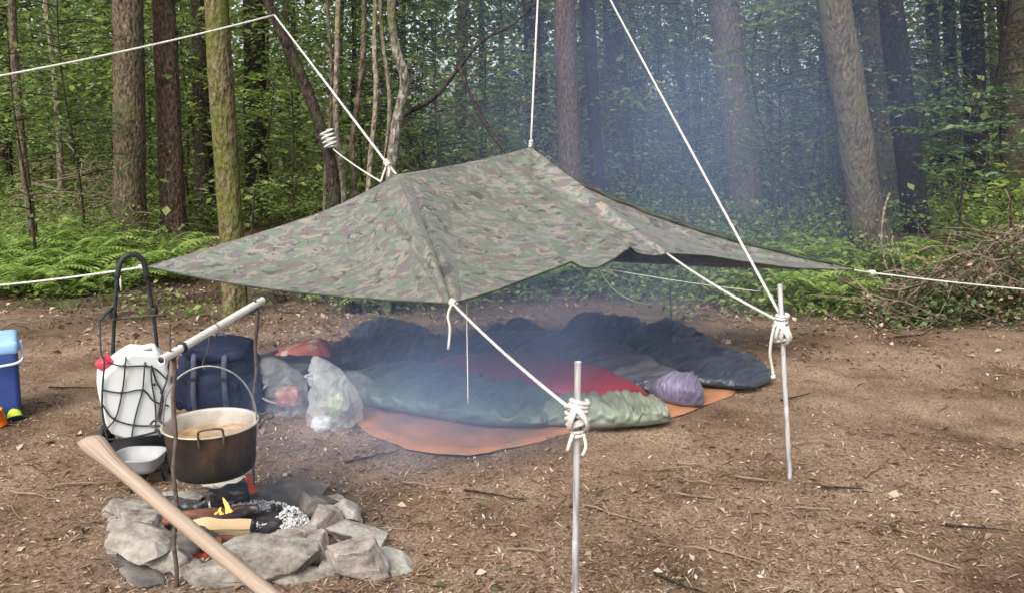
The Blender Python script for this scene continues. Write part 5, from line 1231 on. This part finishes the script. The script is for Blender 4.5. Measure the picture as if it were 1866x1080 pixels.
# ------------------------------------------------------------------ fallen log, ferns, brushwood, litter
M['rotten'] = bark('rotten_bark', (0.02, 0.013, 0.009), (0.06, 0.04, 0.028), (0.12, 0.085, 0.06), (0.07, 0.09, 0.03), 0.55)
o = tube('fallen_log', smooth_path([at(-60, 578, 7.3), at(90, 566, 7.3), at(250, 557, 7.4), at(400, 553, 7.5), at(520, 556, 7.5)], 30), [0.1 + 0.012 * math.sin(i * 1.3) for i in range(29)], M['rotten'], None, seg=12, amp=0.2, nf=6)
tag(o, 'dark rotten log lying along the edge of the ferns on the left', 'log')
o = tube('fallen_log', smooth_path([at(500, 575, 7.0), at(560, 580, 7.0), at(620, 578, 7.1)], 12), 0.05, M['rotten'], None, seg=10, amp=0.2, nf=6)
tag(o, 'short rotten log under the left half of the tarpaulin', 'log')
def fern_mesh(seed):
    rng = np.random.default_rng(seed); V, F = [], []
    for f in range(11):
        an = f * 2.4 + rng.random() * 0.6; L = 0.5 + 0.35 * rng.random(); lift = 0.55 + 0.5 * rng.random()
        d = np.array([math.cos(an), math.sin(an), 0]); s = np.array([-d[1], d[0], 0])
        for k in range(1, 19):
            t = k / 19; c = d * L * t * 0.95 + np.array([0, 0, L * (lift * t * 1.5 - (lift * 1.15) * t * t)])
            w = L * 0.30 * (1 - t) ** 0.8 * min(1, t * 6); hw = L * 0.026
            for sg in (-1, 1):
                b = len(V); tip = c + s * sg * w + d * w * 0.35 - np.array([0, 0, 0.25 * w]); mid = (c + tip) / 2
                V += [c, mid + d * hw + np.array([0, 0, 0.01]), tip, mid - d * hw + np.array([0, 0, 0.01])]
                F += [(b, b + 1, b + 2), (b, b + 2, b + 3)]
    o = np_obj('fern', np.array(V), np.array(F), M['fern']); me = o.data; bpy.data.objects.remove(o); return me
FM = [fern_mesh(k) for k in range(3)]
spots = [(20, 500, 8.3), (70, 520, 8.0), (130, 505, 8.4), (10, 455, 9.3), (90, 460, 9.2), (160, 470, 9.0), (190, 500, 8.4), (40, 540, 7.8), (120, 540, 7.8), (210, 520, 8.1), (-20, 480, 8.8), (175, 440, 10.2), (60, 430, 10.0), (110, 420, 10.6),
         (290, 500, 8.6), (330, 510, 8.4), (0, 520, 7.9), (150, 485, 8.7), (45, 475, 8.8), (100, 500, 8.3), (720, 560, 7.6), (700, 585, 7.2), (780, 560, 7.7), (980, 530, 8.0), (930, 535, 7.9), (1480, 480, 8.6), (1500, 560, 7.3), (1440, 540, 7.6), (1720, 480, 8.6), (1690, 520, 8.0)]
for i, (px, py, Y) in enumerate(spots):
    p = at(px, py, Y); o = bpy.data.objects.new('fern', FM[i % 3]); COL.objects.link(o)
    o.location = (p.x, Y, gz(p.x, Y)); o.rotation_euler = (0, 0, i * 1.9); s = 0.75 + 0.35 * ((i * 37) % 10) / 10; o.scale = (s, s, s)
    lab = 'fern in the bright green fern bank at the left' if i < 20 else ('fern seen below the front edge of the tarpaulin' if i < 25 else 'fern on the right beyond the shelter')
    tag(o, lab, 'fern', 'ferns round the edge of the clearing')

brush = thing('brush_pile', G(1780, 612), 'tangled pile of dead branches at the right edge of the clearing', 'brush pile')
rb = random.Random(9)
for i in range(200):
    px = rb.uniform(1610, 1980); py = rb.uniform(400, 625); Y = rb.uniform(6.2, 7.4)
    c = at(px, py, Y); c.z = max(0.03, min(c.z, 0.08 + 0.75 * max(0, (px - 1600) / 260)))
    an = rb.uniform(-0.5, 0.5) + (math.pi if rb.random() < .5 else 0); el = rb.gauss(0.15, 0.5); L = rb.uniform(0.4, 1.3)
    d = Vector((math.cos(an) * math.cos(el), math.sin(an) * math.cos(el) * 0.5, math.sin(el)))
    p = [c + d * L * (t - 0.5) + Vector((mnoise.noise(Vector((i, t * 2, 0))), 0.5 * mnoise.noise(Vector((i, t * 2, 4))), mnoise.noise(Vector((i, t * 2, 9))))) * 0.16 * L for t in np.linspace(0, 1, 7)]
    for q in p: q.z = max(q.z, 0.01)
    r0 = rb.uniform(0.002, 0.0075)
    tube('branch', p, [r0 * (1 - 0.75 * k / 6) for k in range(7)], M['twig'] if rb.random() < .7 else M['dark_bark'], brush, seg=5)
heap = thing('brush_pile', at(150, 380, 10.6), 'brown heap of dead brushwood behind the ferns left of the thick trunk', 'brush pile')
for i in range(90):
    c = Vector((at(150, 380, 10.6).x + rb.gauss(0, 0.55), 10.6 + rb.gauss(0, 0.3), 0)); hmax = 1.0 * math.exp(-((c.x - at(150, 380, 10.6).x) / 0.7) ** 2)
    c.z = gz(c.x, c.y) + rb.uniform(0.05, 0.15 + hmax)
    an = rb.uniform(0, 6.28); el = rb.gauss(0.2, 0.4); L = rb.uniform(0.5, 1.4)
    d = Vector((math.cos(an) * math.cos(el), math.sin(an) * math.cos(el) * 0.6, math.sin(el)))
    p = [c + d * L * (t - 0.5) + Vector((mnoise.noise(Vector((i, t * 2, 20))), 0, mnoise.noise(Vector((i, t * 2, 29))))) * 0.2 * L for t in np.linspace(0, 1, 6)]
    r0 = rb.uniform(0.004, 0.012)
    tube('branch', p, [r0 * (1 - 0.7 * k / 5) for k in range(6)], M['twig'], heap, seg=4)
def f_br(rng):
    px = 1600 + 330 * rng.random(); Y = 6.4 + 1.3 * rng.random(); x = (px - 933) / FPX * Y
    return (x, Y, 0.03 + 0.75 * rng.random() ** 1.6 * max(0.1, (px - 1600) / 300)), 0.8 + 0.4 * rng.random()
u = clumps(200, f_br, 50, (0.12, 0.11, 0.08), 0.042, 0.7, 31, M['leaf_dark'], 'ivy_cover'); tag(u, 'dark ivy leaves growing through the brush pile', 'ivy', kind='stuff')
u = clumps(150, f_br, 40, (0.12, 0.11, 0.07), 0.045, 0.9, 32, M['dead_leaf'], 'dry_leaves'); tag(u, 'dry brown leaves caught in the brush pile', 'leaves', kind='stuff')
# bent dry canes at the foot of the large lichened trunk
for i, pts in enumerate(([(1618, 500), (1606, 440), (1612, 380), (1622, 352)], [(1648, 500), (1640, 470), (1625, 450), (1628, 430)], [(1635, 500), (1622, 462), (1608, 450)])):
    o = tube('dry_cane', smooth_path([at(x, y, 7.6) for x, y in pts], 16), 0.012 - 0.002 * i, M['pale_bark'], None, seg=6)
    tag(o, ['tall bent dry cane in front of the lichen covered trunk', 'short dry cane right of the tall bent one', 'thin dry cane left of the short one'][i], 'cane')

# chips, needles, twigs and dead leaves strewn over the soil
rng = np.random.default_rng(77)
def strew(n, smin, smax, asp, y0, y1, mat, name, label, lift=0.004, tilt=0.35, cat='litter', fold=0.2, pw=1.7):
    Y = y0 + (y1 - y0) * rng.random(n) ** pw; x = (rng.random(n) * 2 - 1) * (0.70 * Y + 0.2)
    keep = np.array([mnoise.noise(Vector((a * 0.8, b * 0.8, 3.3))) + 0.6 * mnoise.noise(Vector((a * 2.7, b * 2.7, 8.3))) for a, b in zip(x, Y)]) > rng.normal(size=n) * 0.28 - 0.12
    x, Y = x[keep], Y[keep]; n = len(x)
    z = np.array([gz(a, b) for a, b in zip(x, Y)]) + lift
    s = smin + (smax - smin) * rng.random(n) ** 2.2
    V, F = leaf_geo(np.stack([x, Y, z + s * 0.1], 1), up_normals(n, tilt, rng), s, asp, fold, rng)
    o = np_obj(name, V, F, mat); tag(o, label, cat, kind='stuff'); return o
strew(90000, 0.005, 0.03, 0.32, 2.3, 8.2, M['litter'], 'wood_chips', 'wood chips and needles strewn over the trodden soil', tilt=0.5)
strew(16000, 0.015, 0.075, 0.07, 2.3, 8.2, M['litter'], 'dry_needles', 'dry stalks and thin twigs strewn over the trodden soil', tilt=0.3)
strew(900, 0.02, 0.06, 0.7, 2.3, 8.5, M['dead_leaf'], 'dead_leaves', 'dead leaves lying on the trodden soil', tilt=0.45, fold=0.5)
strew(9000, 0.02, 0.07, 0.55, 5.2, 8.6, M['dead_leaf'], 'leaf_mould', 'brown dead leaves banked up along the edge of the clearing', tilt=0.6, fold=0.5, pw=0.6)
strew(110, 0.02, 0.05, 0.6, 2.4, 7.0, M['leaf_dark'], 'green_sprigs', 'torn green leaves lying on the trodden soil', tilt=0.3)
rt = random.Random(12)
geo = []
for i in range(420):
    Y = rt.uniform(6.2, 8.6) if i < 330 else rt.uniform(2.6, 6.5); x = rt.uniform(-0.7, 0.7) * Y
    c = Vector((x, Y, gz(x, Y) + 0.012)); a = rt.uniform(0, 6.28); L = rt.uniform(0.08, 0.45) * (1 if i < 330 else 0.5)
    p = [c + Vector((math.cos(a), math.sin(a), 0)) * L * (t - .5) + Vector((0, 0.1 * L * mnoise.noise(Vector((i, t * 2, 0))), abs(0.25 * L * mnoise.noise(Vector((i, t * 2, 7)))))) for t in np.linspace(0, 1, 5)]
    r0 = rt.uniform(0.002, 0.006); geo.append(tube_geo(p, [r0, r0, r0 * .8, r0 * .6, r0 * .3], 4, caps=False))
o = put('twig_litter', join_geo(geo), M['twig']); tag(o, 'small dead twigs littering the messy edge of the clearing', 'litter', kind='stuff')
tw = [(1535, 888), (1385, 872), (1480, 925), (1245, 1065), (1340, 1010), (1700, 1020), (900, 900), (1120, 935), (760, 880), (130, 705), (90, 690), (1800, 840), (1450, 722), (1600, 850), (1240, 850), (680, 830), (60, 900), (150, 880), (1780, 960), (960, 1000)]
for i, (px, py) in enumerate(tw):
    c = G(px, py, 0.015); a = rt.uniform(-0.9, 0.9); L = rt.uniform(0.1, 0.3)
    p = [c + Vector((math.cos(a), math.sin(a), 0)) * L * (t - 0.5) + Vector((0, 0.02 * mnoise.noise(Vector((i, t * 3, 0))), 0.008 * mnoise.noise(Vector((i, t * 3, 4))))) for t in np.linspace(0, 1, 6)]
    o = tube('twig', p, [0.006 * (1 - 0.6 * k / 5) for k in range(6)], M['twig'] if i % 3 else M['dark_bark'], None, seg=5)
    tag(o, 'short fallen twig lying on the bare soil', 'twig', 'fallen twigs on the soil')

# ------------------------------------------------------------------ smoke drifting from the fire under the tarpaulin and off to the right
def smoke():
    lo, hi = Vector((-2.0, 2.55, 0.02)), Vector((6.2, 11.6, 4.6))
    c = (lo + hi) / 2
    V, F = box_geo(Vector((0, 0, 0)), hi - lo)
    m = bpy.data.materials.new('wood_smoke'); m.use_nodes = True
    nt = m.node_tree; n, l = nt.nodes, nt.links
    n.remove(n['Principled BSDF']); out = n['Material Output']
    tc = n.new('ShaderNodeTexCoord')
    tot = None
    def mth(op, a, b=None):
        q = n.new('ShaderNodeMath'); q.operation = op
        for i, x in enumerate((a, b)):
            if x is None: continue
            if isinstance(x, (int, float)): q.inputs[i].default_value = x
            else: l.new(x, q.inputs[i])
        return q.outputs[0]
    for (p, rad, dens, rz) in PUFFS:
        mp = n.new('ShaderNodeMapping'); mp.vector_type = 'TEXTURE'
        mp.inputs['Location'].default_value = Vector(p) - c; mp.inputs['Scale'].default_value = rad; mp.inputs['Rotation'].default_value = (0, rz[0], rz[1])
        l.new(tc.outputs['Object'], mp.inputs['Vector'])
        g = n.new('ShaderNodeTexGradient'); g.gradient_type = 'SPHERICAL'; l.new(mp.outputs[0], g.inputs['Vector'])
        s = mth('MULTIPLY', mth('SMOOTH_MIN', mth('POWER', g.outputs['Fac'], 1.6), 1.0), dens)
        tot = s if tot is None else mth('ADD', tot, s)
    nz = n.new('ShaderNodeTexNoise'); nz.inputs['Scale'].default_value = 1.1; nz.inputs['Detail'].default_value = 3; nz.inputs['Distortion'].default_value = 0.6
    l.new(tc.outputs['Object'], nz.inputs['Vector'])
    mr = n.new('ShaderNodeMapRange'); mr.inputs['From Min'].default_value = 0.32; mr.inputs['From Max'].default_value = 0.68; mr.inputs['To Min'].default_value = 0.35; mr.inputs['To Max'].default_value = 1.5
    l.new(nz.outputs['Fac'], mr.inputs['Value'])
    d = mth('MULTIPLY', tot, mr.outputs[0])
    vs = n.new('ShaderNodeVolumePrincipled'); vs.inputs['Color'].default_value = (0.46, 0.62, 1.0, 1); vs.inputs['Anisotropy'].default_value = 0.0
    l.new(d, vs.inputs['Density']); l.new(vs.outputs[0], out.inputs['Volume'])
    m.cycles.volume_step_rate = 3.0
    o = mesh_obj('smoke', V, F, m, None, smooth=False); o.location = c
    tag(o, 'blue wood smoke drifting from the fire through the clearing', 'smoke', kind='stuff')
PUFFS = [((-0.95, 3.05, 0.40), (0.45, 0.4, 0.6), 0.3, (0, 0)), ((-0.3, 3.75, 0.30), (1.1, 0.65, 0.5), 1.25, (0, 0.45)), ((0.1, 5.0, 0.5), (1.9, 1.3, 0.7), 0.6, (0, 0.4)),
         ((1.2, 6.6, 1.3), (2.4, 1.8, 1.8), 0.12, (0.3, 0.4)), ((1.8, 8.6, 2.0), (4.0, 2.4, 3.6), 0.11, (0.0, 0.0)), ((3.0, 9.6, 1.9), (3.4, 2.0, 3.0), 0.05, (0, 0))]
smoke()
